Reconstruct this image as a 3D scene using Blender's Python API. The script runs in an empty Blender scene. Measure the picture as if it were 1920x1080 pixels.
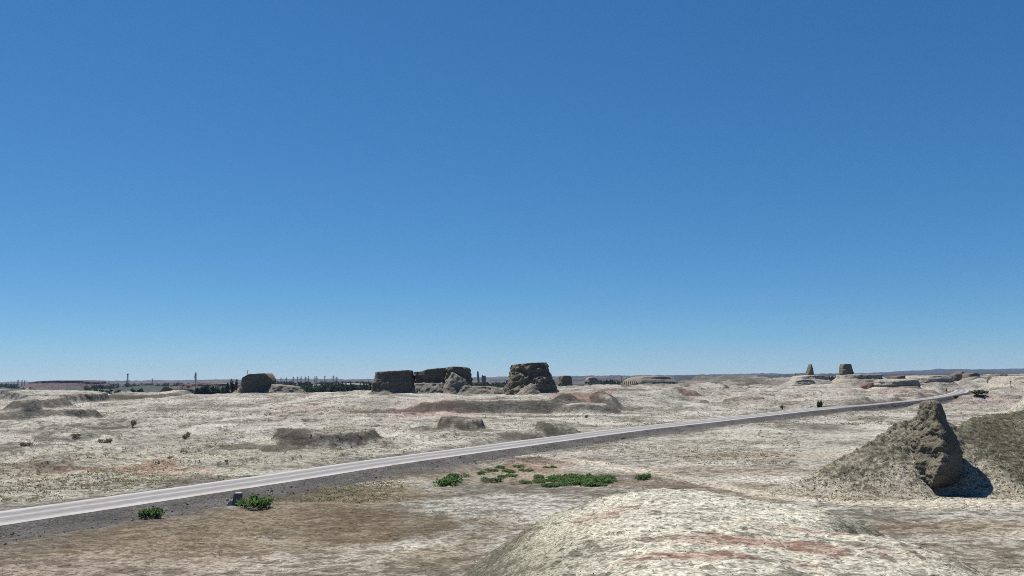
import bpy, math, random
import numpy as np
from mathutils import Matrix, Vector

# ------------------------------------------------------------------ camera, sky, sun, exposure
SC = bpy.context.scene
COL = SC.collection
CAMH = 14.0
FPX, CX, CY = 1500.0, 960.0, 540.0            # focal length in pixels of the 1920 wide photograph
PITCH, ROLL = math.atan(168.0 / FPX), 0.0093
F_ = np.array([0, math.cos(PITCH), math.sin(PITCH)])
_u0 = np.array([0, -math.sin(PITCH), math.cos(PITCH)])
R_ = np.array([1.0, 0, 0]) * math.cos(ROLL) - _u0 * math.sin(ROLL)
U_ = np.array([1.0, 0, 0]) * math.sin(ROLL) + _u0 * math.cos(ROLL)
cam_d = bpy.data.cameras.new('camera'); cam = bpy.data.objects.new('camera', cam_d); COL.objects.link(cam)
cam.matrix_world = Matrix(((R_[0], U_[0], -F_[0], 0), (R_[1], U_[1], -F_[1], 0), (R_[2], U_[2], -F_[2], CAMH), (0, 0, 0, 1)))
cam_d.sensor_width = 36.0; cam_d.lens = 36.0 * FPX / 1920.0
cam_d.clip_start = 0.5; cam_d.clip_end = 40000
SC.camera = cam

SUN_AZ, SUN_EL = math.radians(-40), math.radians(61)       # azimuth from +Y towards +X
sd = Vector((math.sin(SUN_AZ) * math.cos(SUN_EL), math.cos(SUN_AZ) * math.cos(SUN_EL), math.sin(SUN_EL)))
w = bpy.data.worlds.new('World'); SC.world = w; w.use_nodes = True
nt = w.node_tree; nt.nodes.clear()
sky = nt.nodes.new('ShaderNodeTexSky'); sky.sky_type = 'NISHITA'; sky.sun_disc = False
sky.sun_elevation = SUN_EL; sky.sun_rotation = SUN_AZ
sky.altitude = 4000; sky.air_density = 1.2; sky.dust_density = 0.0; sky.ozone_density = 10.0
bg = nt.nodes.new('ShaderNodeBackground'); bg.inputs['Strength'].default_value = 0.052
wo = nt.nodes.new('ShaderNodeOutputWorld')
wb = nt.nodes.new('ShaderNodeMix'); wb.data_type = 'RGBA'; wb.blend_type = 'MULTIPLY'; wb.inputs['Factor'].default_value = 1.0
wb.inputs[7].default_value = (0.66, 1.00, 1.06, 1)          # the camera's cool rendering of the clear sky
nt.links.new(sky.outputs[0], wb.inputs[6]); 
sep = nt.nodes.new('ShaderNodeSeparateColor'); com = nt.nodes.new('ShaderNodeCombineColor'); nt.links.new(wb.outputs[2], sep.inputs[0])
for i, (kk, gg) in enumerate(((1.055, 1.17), (1.25, 0.86), (1.80, 0.70))):      # soft shoulder: a tone curve on each channel of the sky
    pw = nt.nodes.new('ShaderNodeMath'); pw.operation = 'POWER'; pw.inputs[1].default_value = gg; nt.links.new(sep.outputs[i], pw.inputs[0])
    ml = nt.nodes.new('ShaderNodeMath'); ml.operation = 'MULTIPLY'; ml.inputs[1].default_value = kk; nt.links.new(pw.outputs[0], ml.inputs[0]); nt.links.new(ml.outputs[0], com.inputs[i])
nt.links.new(com.outputs[0], bg.inputs['Color']); nt.links.new(bg.outputs[0], wo.inputs['Surface'])
sl = bpy.data.lights.new('sun', 'SUN'); sl.energy = 5.0; sl.angle = math.radians(0.53); sl.color = (1.0, 0.95, 0.87)
so = bpy.data.objects.new('sun', sl); COL.objects.link(so); so.location = (-200, 200, 300)
so.rotation_euler = sd.to_track_quat('Z', 'Y').to_euler()
SC.view_settings.view_transform = 'Standard'; SC.view_settings.look = 'None'
SC.view_settings.exposure = 0.70; SC.view_settings.gamma = 1.0
SC.cycles.use_denoising = False; SC.cycles.denoiser = 'OPENIMAGEDENOISE'; SC.cycles.denoising_input_passes = 'RGB_ALBEDO_NORMAL'; SC.cycles.denoising_prefilter = 'ACCURATE'
SC.cycles.filter_width = 1.0; SC.cycles.max_bounces = 4; SC.cycles.diffuse_bounces = 1; SC.cycles.volume_bounces = 0

# ------------------------------------------------------------------ maths helpers
rng = np.random.default_rng(7); random.seed(7)
_perm = np.random.default_rng(3).permutation(512).astype(np.int64)
_grad = np.random.default_rng(5).normal(size=(512, 3)); _grad /= np.linalg.norm(_grad, axis=1)[:, None]

def noise3(x, y, z):
    xi = np.floor(x).astype(np.int64); yi = np.floor(y).astype(np.int64); zi = np.floor(z).astype(np.int64)
    xf, yf, zf = x - xi, y - yi, z - zi
    u, v, ww = [t * t * t * (t * (t * 6 - 15) + 10) for t in (xf, yf, zf)]
    out = 0
    for a in (0, 1):
        wa = u if a else 1 - u
        for b in (0, 1):
            wb = v if b else 1 - v
            for c in (0, 1):
                wc = ww if c else 1 - ww
                h = _perm[(_perm[(_perm[(xi + a) & 511] + yi + b) & 511] + zi + c) & 511]
                g = _grad[h]
                out = out + wa * wb * wc * (g[..., 0] * (xf - a) + g[..., 1] * (yf - b) + g[..., 2] * (zf - c))
    return out * 1.5

def noise2(x, y):
    xi = np.floor(x).astype(np.int64); yi = np.floor(y).astype(np.int64)
    xf, yf = x - xi, y - yi
    u, v = [t * t * t * (t * (t * 6 - 15) + 10) for t in (xf, yf)]
    out = 0
    for a in (0, 1):
        wa = u if a else 1 - u
        for b in (0, 1):
            wb = v if b else 1 - v
            h = _perm[(_perm[(xi + a) & 511] + yi + b) & 511]
            g = _grad[h]
            out = out + wa * wb * (g[..., 0] * (xf - a) + g[..., 1] * (yf - b))
    return out * 1.6

def fbm2(x, y, o=4, gain=0.5):
    s, a = 0, 1.0
    for i in range(o):
        s = s + a * noise2(x + 17.3 * i, y - 9.1 * i); a *= gain; x = x * 2.03; y = y * 2.03
    return s

def fbm3(x, y, z, o=4, gain=0.5):
    s, a = 0, 1.0
    for i in range(o):
        s = s + a * noise3(x + 17.3 * i, y - 9.1 * i, z + 5.7 * i); a *= gain; x = x * 2.03; y = y * 2.03; z = z * 2.03
    return s

def sstep(a, b, x):
    t = np.clip((x - a) / (b - a), 0, 1); return t * t * (3 - 2 * t)

def ray(px, py):
    v = F_ + R_ * ((px - CX) / FPX) + U_ * (-(py - CY) / FPX); return v
def flat(px, py, z=0.0):                       # point of the level z seen at a pixel of the photograph
    v = ray(px, py); t = (z - CAMH) / v[2]; return v[0] * t, v[1] * t
def atd(px, py, depth):                        # x and z at a distance
    v = ray(px, py); t = depth / v[1]; return v[0] * t, CAMH + v[2] * t
def lin(r, g, b):
    return tuple((c / 255 / 12.92) if c / 255 < 0.04045 else ((c / 255 + 0.055) / 1.055) ** 2.4 for c in (r, g, b))

def poly_dist(x, y, pts):
    d = np.full(x.shape, 1e9); s = np.zeros(x.shape)
    for (ax, ay), (bx, by) in zip(pts[:-1], pts[1:]):
        dx, dy = bx - ax, by - ay; L2 = dx * dx + dy * dy
        t = np.clip(((x - ax) * dx + (y - ay) * dy) / L2, 0, 1)
        q = np.hypot(x - ax - t * dx, y - ay - t * dy)
        d = np.minimum(d, q)
    return d

def smooth_path(pts, step):
    pts = np.array(pts, float)
    P = np.vstack([2 * pts[0] - pts[1], pts, 2 * pts[-1] - pts[-2]]); out = []
    for i in range(1, len(P) - 2):
        n = max(2, int(np.linalg.norm(P[i + 1] - P[i]) / step))
        for k in range(n):
            t = k / n
            out.append(0.5 * ((2 * P[i]) + (-P[i - 1] + P[i + 1]) * t + (2 * P[i - 1] - 5 * P[i] + 4 * P[i + 1] - P[i + 2]) * t * t
                              + (-P[i - 1] + 3 * P[i] - 3 * P[i + 1] + P[i + 2]) * t ** 3))
    out.append(pts[-1]); return np.array(out)

# ------------------------------------------------------------------ object helpers
def mesh_obj(name, V, Fc, mat, parent=None, col=None, smooth=False, stroke=None):
    me = bpy.data.meshes.new(name)
    V = np.asarray(V, dtype=np.float32).reshape(-1, 3)
    if isinstance(Fc, np.ndarray):
        k = Fc.shape[1]; nF = len(Fc)
        me.vertices.add(len(V)); me.vertices.foreach_set('co', V.ravel())
        me.loops.add(nF * k); me.loops.foreach_set('vertex_index', Fc.ravel().astype(np.int32))
        me.polygons.add(nF); me.polygons.foreach_set('loop_start', np.arange(0, nF * k, k, dtype=np.int32))
        me.update(calc_edges=True); me.validate()
    else:
        me.from_pydata([tuple(map(float, v)) for v in V], [], Fc); me.update()
    if col is not None:
        a = me.color_attributes.new('Col', 'FLOAT_COLOR', 'POINT')
        a.data.foreach_set('color', np.asarray(col, dtype=np.float32).ravel())
    if stroke is not None:
        a = me.color_attributes.new('Str', 'FLOAT_COLOR', 'POINT')
        a.data.foreach_set('color', np.concatenate([stroke, np.ones((len(stroke), 1))], 1).astype(np.float32).ravel())
    me.polygons.foreach_set('use_smooth', np.full(len(me.polygons), smooth, dtype=bool))
    if mat: me.materials.append(mat)
    o = bpy.data.objects.new(name, me); COL.objects.link(o)
    if parent: o.parent = parent
    return o

def tag(o, label=None, cat=None, group=None, kind=None):
    if label: o['label'] = label
    if cat: o['category'] = cat
    if group: o['group'] = group
    if kind: o['kind'] = kind
    return o

def thing(name, label, cat, loc=(0, 0, 0), group=None, rz=0.0):
    o = bpy.data.objects.new(name, None); COL.objects.link(o); o.location = loc; o.rotation_euler = (0, 0, rz)
    o.empty_display_size = 0.5
    return tag(o, label, cat, group)

def grid_faces(nr, nc, closed=False):
    i, j = np.meshgrid(np.arange(nr - 1), np.arange(nc if closed else nc - 1), indexing='ij')
    j2 = (j + 1) % nc
    return np.stack([i * nc + j, i * nc + j2, (i + 1) * nc + j2, (i + 1) * nc + j], -1).reshape(-1, 4)

class MB:
    def __init__(s): s.v = []; s.f = []
    def add(s, V, Fc):
        n = len(s.v); s.v += [tuple(map(float, p)) for p in V]; s.f += [tuple(int(i) + n for i in q) for q in Fc]; return s
    def box(s, c, d, taper=1.0, shx=0.0):
        x, y, z = c; a, b, h = d[0] / 2, d[1] / 2, d[2] / 2; t = taper
        return s.add([(x - a, y - b, z - h), (x + a, y - b, z - h), (x + a, y + b, z - h), (x - a, y + b, z - h),
                      (x - a * t + shx, y - b * t, z + h), (x + a * t + shx, y - b * t, z + h), (x + a * t + shx, y + b * t, z + h), (x - a * t + shx, y + b * t, z + h)],
                     [(0, 3, 2, 1), (4, 5, 6, 7), (0, 1, 5, 4), (1, 2, 6, 5), (2, 3, 7, 6), (3, 0, 4, 7)])
    def bar(s, p, q, r0, r1=None, n=5):
        r1 = r0 if r1 is None else r1
        p, q = Vector(p), Vector(q); d = (q - p).normalized()
        a = d.orthogonal().normalized(); b = d.cross(a)
        V = []
        for c, r in ((p, r0), (q, r1)):
            for k in range(n):
                t = 2 * math.pi * k / n; V.append(c + a * (r * math.cos(t)) + b * (r * math.sin(t)))
        Fc = [(k, (k + 1) % n, n + (k + 1) % n, n + k) for k in range(n)] + [tuple(range(n))[::-1], tuple(range(n, 2 * n))]
        return s.add(V, Fc)
    def obj(s, name, mat, parent=None, smooth=False): return mesh_obj(name, s.v, s.f, mat, parent, smooth=smooth)

# ------------------------------------------------------------------ materials
def new_mat(name):
    m = bpy.data.materials.new(name); m.use_nodes = True; nt = m.node_tree
    b = nt.nodes['Principled BSDF']; b.inputs['Roughness'].default_value = 0.9
    b.inputs['Specular IOR Level'].default_value = 0.15
    return m, nt, b

ALB = 0.66          # the ground's reflectance scale
def earth_mat(name, vcol=True, color=(0.3, 0.29, 0.26), stroke=(0.075, 0.064, 0.043), sc=1.0, zs=3.0, dens=0.5, bump=0.5, bdist=0.12, grain=1.12, xy=(1.0, 1.0), rz=0.0):
    m, nt, b = new_mat(name); N, L = nt.nodes.new, nt.links.new
    geo = N('ShaderNodeNewGeometry'); mp = N('ShaderNodeMapping'); mp.inputs['Scale'].default_value = (xy[0], xy[1], zs); mp.inputs['Rotation'].default_value = (0, 0, rz)
    L(geo.outputs['Position'], mp.inputs['Vector'])
    def noise(scale, det, rough, dist=0.0, vec=mp):
        n = N('ShaderNodeTexNoise'); n.inputs['Scale'].default_value = scale; n.inputs['Detail'].default_value = det
        n.inputs['Roughness'].default_value = rough; n.inputs['Distortion'].default_value = dist
        L(vec.outputs['Vector'], n.inputs['Vector']); return n
    def math_(op, a, c=None, v=None, clamp=False, third=None):
        q = N('ShaderNodeMath'); q.operation = op; q.use_clamp = clamp
        L(a, q.inputs[0])
        if c is not None: L(c, q.inputs[1])
        elif v is not None: q.inputs[1].default_value = v
        if third is not None:
            if isinstance(third, float): q.inputs[2].default_value = third
            else: L(third, q.inputs[2])
        return q.outputs[0]
    n1 = noise(1.25 * sc, 4, 0.60, 0.5).outputs['Fac']; n2 = noise(0.11 * sc, 4, 0.55).outputs['Fac']
    n3 = noise(5.0 * sc, 5, 0.65).outputs['Fac']; n4 = noise(0.26 * sc, 5, 0.62, 0.6).outputs['Fac']
    if vcol:
        at = N('ShaderNodeAttribute'); at.attribute_name = 'Col'; base = at.outputs['Color']; den = at.outputs['Alpha']
    else:
        rgb = N('ShaderNodeRGB'); rgb.outputs[0].default_value = (*color, 1); base = rgb.outputs[0]
        vd = N('ShaderNodeValue'); vd.outputs[0].default_value = dens; den = vd.outputs[0]
    thr = math_('MULTIPLY_ADD', den, v=-0.17, third=0.63)
    mix1 = math_('MULTIPLY_ADD', n2, v=0.5, third=n1); mix1 = math_('SUBTRACT', mix1, v=0.25)
    mix1 = math_('SUBTRACT', math_('MULTIPLY_ADD', n3, v=0.55, third=mix1), v=0.275)
    m1 = math_('MULTIPLY', math_('SUBTRACT', mix1, thr), v=20.0, clamp=True)
    mix4 = math_('MULTIPLY_ADD', n2, v=0.4, third=n4); mix4 = math_('SUBTRACT', mix4, v=0.20)
    thr4 = math_('ADD', thr, v=0.045)
    m4 = math_('MULTIPLY', math_('SUBTRACT', mix4, thr4), v=18.0, clamp=True)
    # big dark flecks are broken up by the fine grain
    m4 = math_('MULTIPLY', m4, math_('MULTIPLY_ADD', n1, v=6.0, third=-2.4, clamp=True))
    msk = math_('MAXIMUM', m1, math_('MULTIPLY', m4, v=0.9))
    var = math_('MULTIPLY_ADD', n3, v=4.6 * grain, third=1 - 2.3 * grain)
    var2 = math_('MULTIPLY_ADD', n1, v=2.4, third=-0.2); var = math_('MAXIMUM', math_('MULTIPLY', var, var2), v=0.18)
    st = N('ShaderNodeMix'); st.data_type = 'RGBA'; st.inputs['Factor'].default_value = 0.05
    st.inputs[6].default_value = (*stroke, 1); L(base, st.inputs[7])
    if vcol:
        a2 = N('ShaderNodeAttribute'); a2.attribute_name = 'Str'; L(a2.outputs['Color'], st.inputs[6])
    mx = N('ShaderNodeMix'); mx.data_type = 'RGBA'
    L(math_('MULTIPLY', msk, v=0.85), mx.inputs['Factor']); L(base, mx.inputs[6]); L(st.outputs[2], mx.inputs[7])
    fin = N('ShaderNodeMix'); fin.data_type = 'RGBA'; fin.blend_type = 'MULTIPLY'; fin.inputs['Factor'].default_value = 1
    L(mx.outputs[2], fin.inputs[6]); L(math_('MULTIPLY', var, v=ALB), fin.inputs[7]); L(fin.outputs[2], b.inputs['Base Color'])
    bp = N('ShaderNodeBump'); bp.inputs['Strength'].default_value = bump; bp.inputs['Distance'].default_value = bdist
    hh = math_('MULTIPLY_ADD', n3, v=0.3, third=n1); hh = math_('MULTIPLY_ADD', n4, v=2.0, third=hh)
    L(hh, bp.inputs['Height']); L(bp.outputs['Normal'], b.inputs['Normal'])
    return m

def plain_mat(name, c, var=0.25, scale=8.0, rough=0.85, c2=None):
    m, nt, b = new_mat(name); N, L = nt.nodes.new, nt.links.new
    b.inputs['Roughness'].default_value = rough
    tc = N('ShaderNodeNewGeometry'); n = N('ShaderNodeTexNoise'); n.inputs['Scale'].default_value = scale; n.inputs['Detail'].default_value = 4
    L(tc.outputs['Position'], n.inputs['Vector'])
    cr = N('ShaderNodeMix'); cr.data_type = 'RGBA'
    cr.inputs[6].default_value = (*[q * (1 - var) for q in c], 1)
    cr.inputs[7].default_value = (*([q * (1 + var) for q in c] if c2 is None else c2), 1)
    L(n.outputs['Fac'], cr.inputs['Factor']); L(cr.outputs[2], b.inputs['Base Color'])
    return m

def leaf_mat(name, c1, c2):
    m, nt, b = new_mat(name); N, L = nt.nodes.new, nt.links.new
    oi = N('ShaderNodeObjectInfo'); g = N('ShaderNodeNewGeometry'); mx = N('ShaderNodeMix'); mx.data_type = 'RGBA'
    ad = N('ShaderNodeMath'); ad.operation = 'MULTIPLY_ADD'; L(oi.outputs['Random'], ad.inputs[0]); ad.inputs[1].default_value = 0.5
    hf = N('ShaderNodeMath'); hf.operation = 'MULTIPLY'; L(g.outputs['Random Per Island'], hf.inputs[0]); hf.inputs[1].default_value = 0.5
    L(hf.outputs[0], ad.inputs[2]); L(ad.outputs[0], mx.inputs['Factor'])
    mx.inputs[6].default_value = (*c1, 1); mx.inputs[7].default_value = (*c2, 1); L(mx.outputs[2], b.inputs['Base Color'])
    b.inputs['Roughness'].default_value = 0.75
    tr = N('ShaderNodeBsdfTranslucent'); ms = N('ShaderNodeMixShader'); ms.inputs[0].default_value = 0.42
    br = N('ShaderNodeMix'); br.data_type = 'RGBA'; br.blend_type = 'MULTIPLY'; br.inputs['Factor'].default_value = 1; br.inputs[7].default_value = (1.5, 1.6, 1.1, 1)
    L(mx.outputs[2], br.inputs[6]); L(br.outputs[2], tr.inputs['Color']); L(b.outputs[0], ms.inputs[1]); L(tr.outputs[0], ms.inputs[2])
    L(ms.outputs[0], nt.nodes['Material Output'].inputs['Surface'])
    return m

M = {}
M['earth'] = earth_mat('salt_crust_earth', sc=0.55, xy=(0.75, 1.1), rz=math.radians(5))
M['mound'] = earth_mat('crusted_mound_earth', sc=1.05, zs=2.6, bump=0.6, bdist=0.1, xy=(0.55, 1.25), rz=math.radians(8))
M['hill'] = earth_mat('hill_earth', sc=0.9, zs=1.0, bump=0.8, bdist=0.16)
M['rock'] = earth_mat('weathered_mudstone', False, (0.20, 0.18, 0.136), (0.08, 0.07, 0.052), sc=1.2, zs=2.0, dens=0.45, bump=0.9, bdist=0.3)
M['cliff'] = earth_mat('layered_cliff', False, (0.185, 0.155, 0.112), (0.075, 0.064, 0.048), sc=0.3, zs=5.0, dens=0.42, bump=0.8, bdist=0.5)
M['talus'] = earth_mat('talus_earth', False, (0.26, 0.235, 0.19), (0.085, 0.076, 0.058), sc=0.4, zs=1.0, dens=0.5, bump=0.6, bdist=0.4)
M['mesa'] = earth_mat('far_mesa_earth', False, (0.43, 0.395, 0.335), (0.13, 0.105, 0.085), sc=0.16, zs=5.0, dens=0.5, bump=0.7, bdist=1.0)
M['redmesa'] = earth_mat('red_clay', False, (0.24, 0.135, 0.105), (0.12, 0.085, 0.07), sc=0.2, zs=4.0, dens=0.5, bump=0.7, bdist=0.8)
M['farred'] = earth_mat('dark_red_badland', False, (0.125, 0.082, 0.082), (0.05, 0.04, 0.042), sc=0.05, zs=4.0, dens=0.5, bump=0.7, bdist=1.5)
M['gravel'] = earth_mat('dark_gravel', False, (0.15, 0.14, 0.132), (0.05, 0.048, 0.047), sc=1.6, zs=1.0, dens=0.75, bump=1.0, bdist=0.25)
M['ridge'] = plain_mat('distant_rock', (0.024, 0.026, 0.032), 0.5, 0.004)
M['leaf'] = leaf_mat('shrub_leaf', (0.048, 0.092, 0.036), (0.105, 0.160, 0.066))
M['leaf_grey'] = leaf_mat('grey_green_leaf', (0.06, 0.11, 0.06), (0.11, 0.16, 0.10))
M['tree_leaf'] = leaf_mat('tree_leaf', (0.012, 0.021, 0.019), (0.032, 0.046, 0.038))
M['olive'] = leaf_mat('olive_leaf', (0.035, 0.045, 0.02), (0.075, 0.085, 0.04))
M['twig'] = leaf_mat('dry_twig', (0.07, 0.06, 0.045), (0.17, 0.15, 0.115))
M['tuft'] = leaf_mat('dry_tuft', (0.06, 0.054, 0.034), (0.17, 0.15, 0.10))
M['bark'] = plain_mat('bark', (0.08, 0.062, 0.045))
M['steel'] = plain_mat('grey_steel', (0.11, 0.12, 0.135), 0.15)
M['concrete'] = plain_mat('old_concrete', (0.30, 0.29, 0.27), 0.3, 5.0)
M['darkstone'] = plain_mat('dark_concrete', (0.13, 0.125, 0.12), 0.3, 6.0)
M['wood'] = plain_mat('red_brown_timber', (0.16, 0.055, 0.03), 0.35, 2.0)
M['ochre'] = plain_mat('ochre_paint', (0.42, 0.25, 0.06), 0.2, 2.0)
M['redpaint'] = plain_mat('red_paint', (0.30, 0.05, 0.04), 0.2)
M['white'] = plain_mat('white_paint', (0.6, 0.6, 0.58), 0.1)
M['field'] = plain_mat('crop_field', (0.017, 0.029, 0.019), 0.4, 0.05)

def road_material():
    m, nt, b = new_mat('pale_worn_road'); N, L = nt.nodes.new, nt.links.new
    uv = N('ShaderNodeUVMap'); uv.uv_map = 'UVMap'; sp = N('ShaderNodeSeparateXYZ'); L(uv.outputs[0], sp.inputs[0])
    g = N('ShaderNodeNewGeometry')
    mpn = N('ShaderNodeMapping'); mpn.inputs['Scale'].default_value = (1.0, 0.03, 1); L(uv.outputs[0], mpn.inputs['Vector'])
    nz = N('ShaderNodeTexNoise'); nz.inputs['Scale'].default_value = 6; nz.inputs['Detail'].default_value = 5; L(mpn.outputs[0], nz.inputs['Vector'])
    n2 = N('ShaderNodeTexNoise'); n2.inputs['Scale'].default_value = 1.4; n2.inputs['Detail'].default_value = 6; L(g.outputs['Position'], n2.inputs['Vector'])
    ad = N('ShaderNodeMath'); ad.operation = 'MULTIPLY_ADD'; L(nz.outputs['Fac'], ad.inputs[0]); ad.inputs[1].default_value = 0.10; L(sp.outputs['X'], ad.inputs[2])
    sb = N('ShaderNodeMath'); sb.operation = 'SUBTRACT'; L(ad.outputs[0], sb.inputs[0]); sb.inputs[1].default_value = 0.05
    cr = N('ShaderNodeValToRGB'); L(sb.outputs[0], cr.inputs['Fac']); e = cr.color_ramp.elements
    stops = [(0.0, 0.50), (0.09, 0.52), (0.17, 0.35), (0.30, 0.25), (0.42, 0.29), (0.5, 0.46), (0.57, 0.30), (0.70, 0.25), (0.82, 0.34), (0.91, 0.52), (1.0, 0.50)]
    while len(e) < len(stops): e.new(0.5)
    for q, (p, c) in zip(e, stops): q.position = p; q.color = (c, c * 0.975, c * 0.965, 1)
    mx = N('ShaderNodeMix'); mx.data_type = 'RGBA'; mx.blend_type = 'MULTIPLY'; mx.inputs['Factor'].default_value = 0.5
    L(cr.outputs[0], mx.inputs[6]); L(n2.outputs['Fac'], mx.inputs[7])
    br = N('ShaderNodeMix'); br.data_type = 'RGBA'; br.blend_type = 'MULTIPLY'; br.inputs['Factor'].default_value = 1
    ab = N('ShaderNodeMath'); ab.operation = 'SUBTRACT'; L(sp.outputs['X'], ab.inputs[0]); ab.inputs[1].default_value = 0.5
    ab2 = N('ShaderNodeMath'); ab2.operation = 'ABSOLUTE'; L(ab.outputs[0], ab2.inputs[0])
    n3 = N('ShaderNodeTexNoise'); n3.inputs['Scale'].default_value = 0.35; n3.inputs['Detail'].default_value = 5; L(g.outputs['Position'], n3.inputs['Vector'])
    dr = N('ShaderNodeMath'); dr.operation = 'MULTIPLY_ADD'; L(n3.outputs['Fac'], dr.inputs[0]); dr.inputs[1].default_value = 0.55; L(ab2.outputs[0], dr.inputs[2])
    dm = N('ShaderNodeMapRange'); dm.inputs['From Min'].default_value = 0.735; dm.inputs['From Max'].default_value = 0.80; L(dr.outputs[0], dm.inputs['Value'])
    sn = N('ShaderNodeMix'); sn.data_type = 'RGBA'; L(dm.outputs[0], sn.inputs['Factor']); L(mx.outputs[2], sn.inputs[6]); sn.inputs[7].default_value = (0.30, 0.27, 0.22, 1); mx = sn
    L(mx.outputs[2], br.inputs[6]); br.inputs[7].default_value = (0.80, 0.80, 0.80, 1); L(br.outputs[2], b.inputs['Base Color'])
    return m
M['road'] = road_material()

# ------------------------------------------------------------------ the lie of the land
ROAD_PX = [(-420, 1042), (-200, 1005), (0, 969), (220, 940), (450, 907), (700, 869), (960, 834), (1200, 803), (1400, 781), (1540, 766), (1640, 759), (1715, 751.5), (1765, 744), (1795, 737), (1803, 732), (1793, 728), (1775, 725), (1755, 722.5)]
ROAD_Z = 0.8
def road_z(y): return np.interp(y, [0, 230, 340, 900], [0.8, 0.85, 1.6, 1.6])
def _rp(px, py):
    x, y = flat(px, py, ROAD_Z)
    for _ in range(4): x, y = flat(px, py, float(road_z(y)))
    return x, y
road_pts = smooth_path([_rp(px, py) for px, py in ROAD_PX], 6.0)
ROAD_HALF = 4.5
TRACK_PX = [(955, 852), (1040, 858), (1150, 872), (1230, 886), (1320, 902), (1420, 922), (1520, 938), (1660, 945), (1800, 948), (1930, 938), (2050, 925)]
track_pts = smooth_path([flat(px, py) for px, py in TRACK_PX], 4.0)

def mesa_f(x, y, cx, cy, rx, ry, h, edge=0.3, rot=0.0, p=2.0, warp=0.12):
    c, s = math.cos(rot), math.sin(rot)
    u = ((x - cx) * c + (y - cy) * s) / rx; v = (-(x - cx) * s + (y - cy) * c) / ry
    near = (np.abs(u) < 1.6) & (np.abs(v) < 1.6)
    out = np.zeros_like(x)
    if near.any():
        un, vn = u[near], v[near]
        r = (np.abs(un) ** p + np.abs(vn) ** p) ** (1 / p)
        r = r + warp * fbm2(x[near] / (0.45 * min(rx, ry)) + cx, y[near] / (0.45 * min(rx, ry)), 3)
        out[near] = h * (1 - sstep(1 - edge, 1 + edge * 0.3, r))
    return out

# low banks, ledges and swells of the plain: (px, py of the foot, half width px, depth m, height m, edge)
BANKS = []
def bank(px, pyfoot, halfpx, depth_m, h, edge=0.3, z0=0.0, rot=0.0):
    x0, y0 = flat(px, pyfoot, z0); rx = halfpx * y0 / FPX
    BANKS.append((x0, y0 + depth_m, rx, depth_m, h, edge, rot))
bank(585, 838, 105, 15, 2.7, 0.22, 0.6)
bank(470, 846, 90, 9, 0.9, 0.9, 0.4)
bank(692, 806, 16, 4, 0.9, 0.9, 1.0)
bank(862, 806, 46, 8, 2.6, 0.2, 1.0)
bank(820, 806, 60, 6, 0.9, 0.7, 1.0)
bank(1052, 815, 48, 7, 2.5, 0.2, 0.5)
bank(1000, 822, 70, 9, 1.2, 0.8, 0.5)
bank(1105, 777, 66, 13, 3.6, 0.45, 0.5)
bank(1140, 770, 32, 10, 3.6, 0.8, 0.3)
bank(50, 792, 75, 16, 3.3, 0.26, 1.0)
bank(-20, 795, 60, 20, 3.4, 0.4, 1.0)
bank(90, 828, 60, 8, 1.3, 0.8, 0.8)
bank(20, 842, 70, 7, 0.9, 0.8, 0.7)
bank(180, 808, 40, 7, 0.8, 0.8, 0.8)
bank(60, 766, 85, 22, 4.2, 0.10, 1.5)
bank(5, 764, 30, 14, 3.0, 0.2, 1.5)
bank(250, 757, 75, 20, 2.6, 0.2, 2.2)
bank(1440, 733, 30, 30, 2.5, 0.3)
bank(1340, 733, 40, 30, 2.5, 0.3)
bank(1300, 752, 22, 14, 1.4, 0.4)
bank(1395, 729, 25, 40, 3.0, 0.3)
bank(1290, 731, 45, 30, 2.0, 0.3)
bank(1230, 737, 60, 25, 1.2, 0.4)

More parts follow.
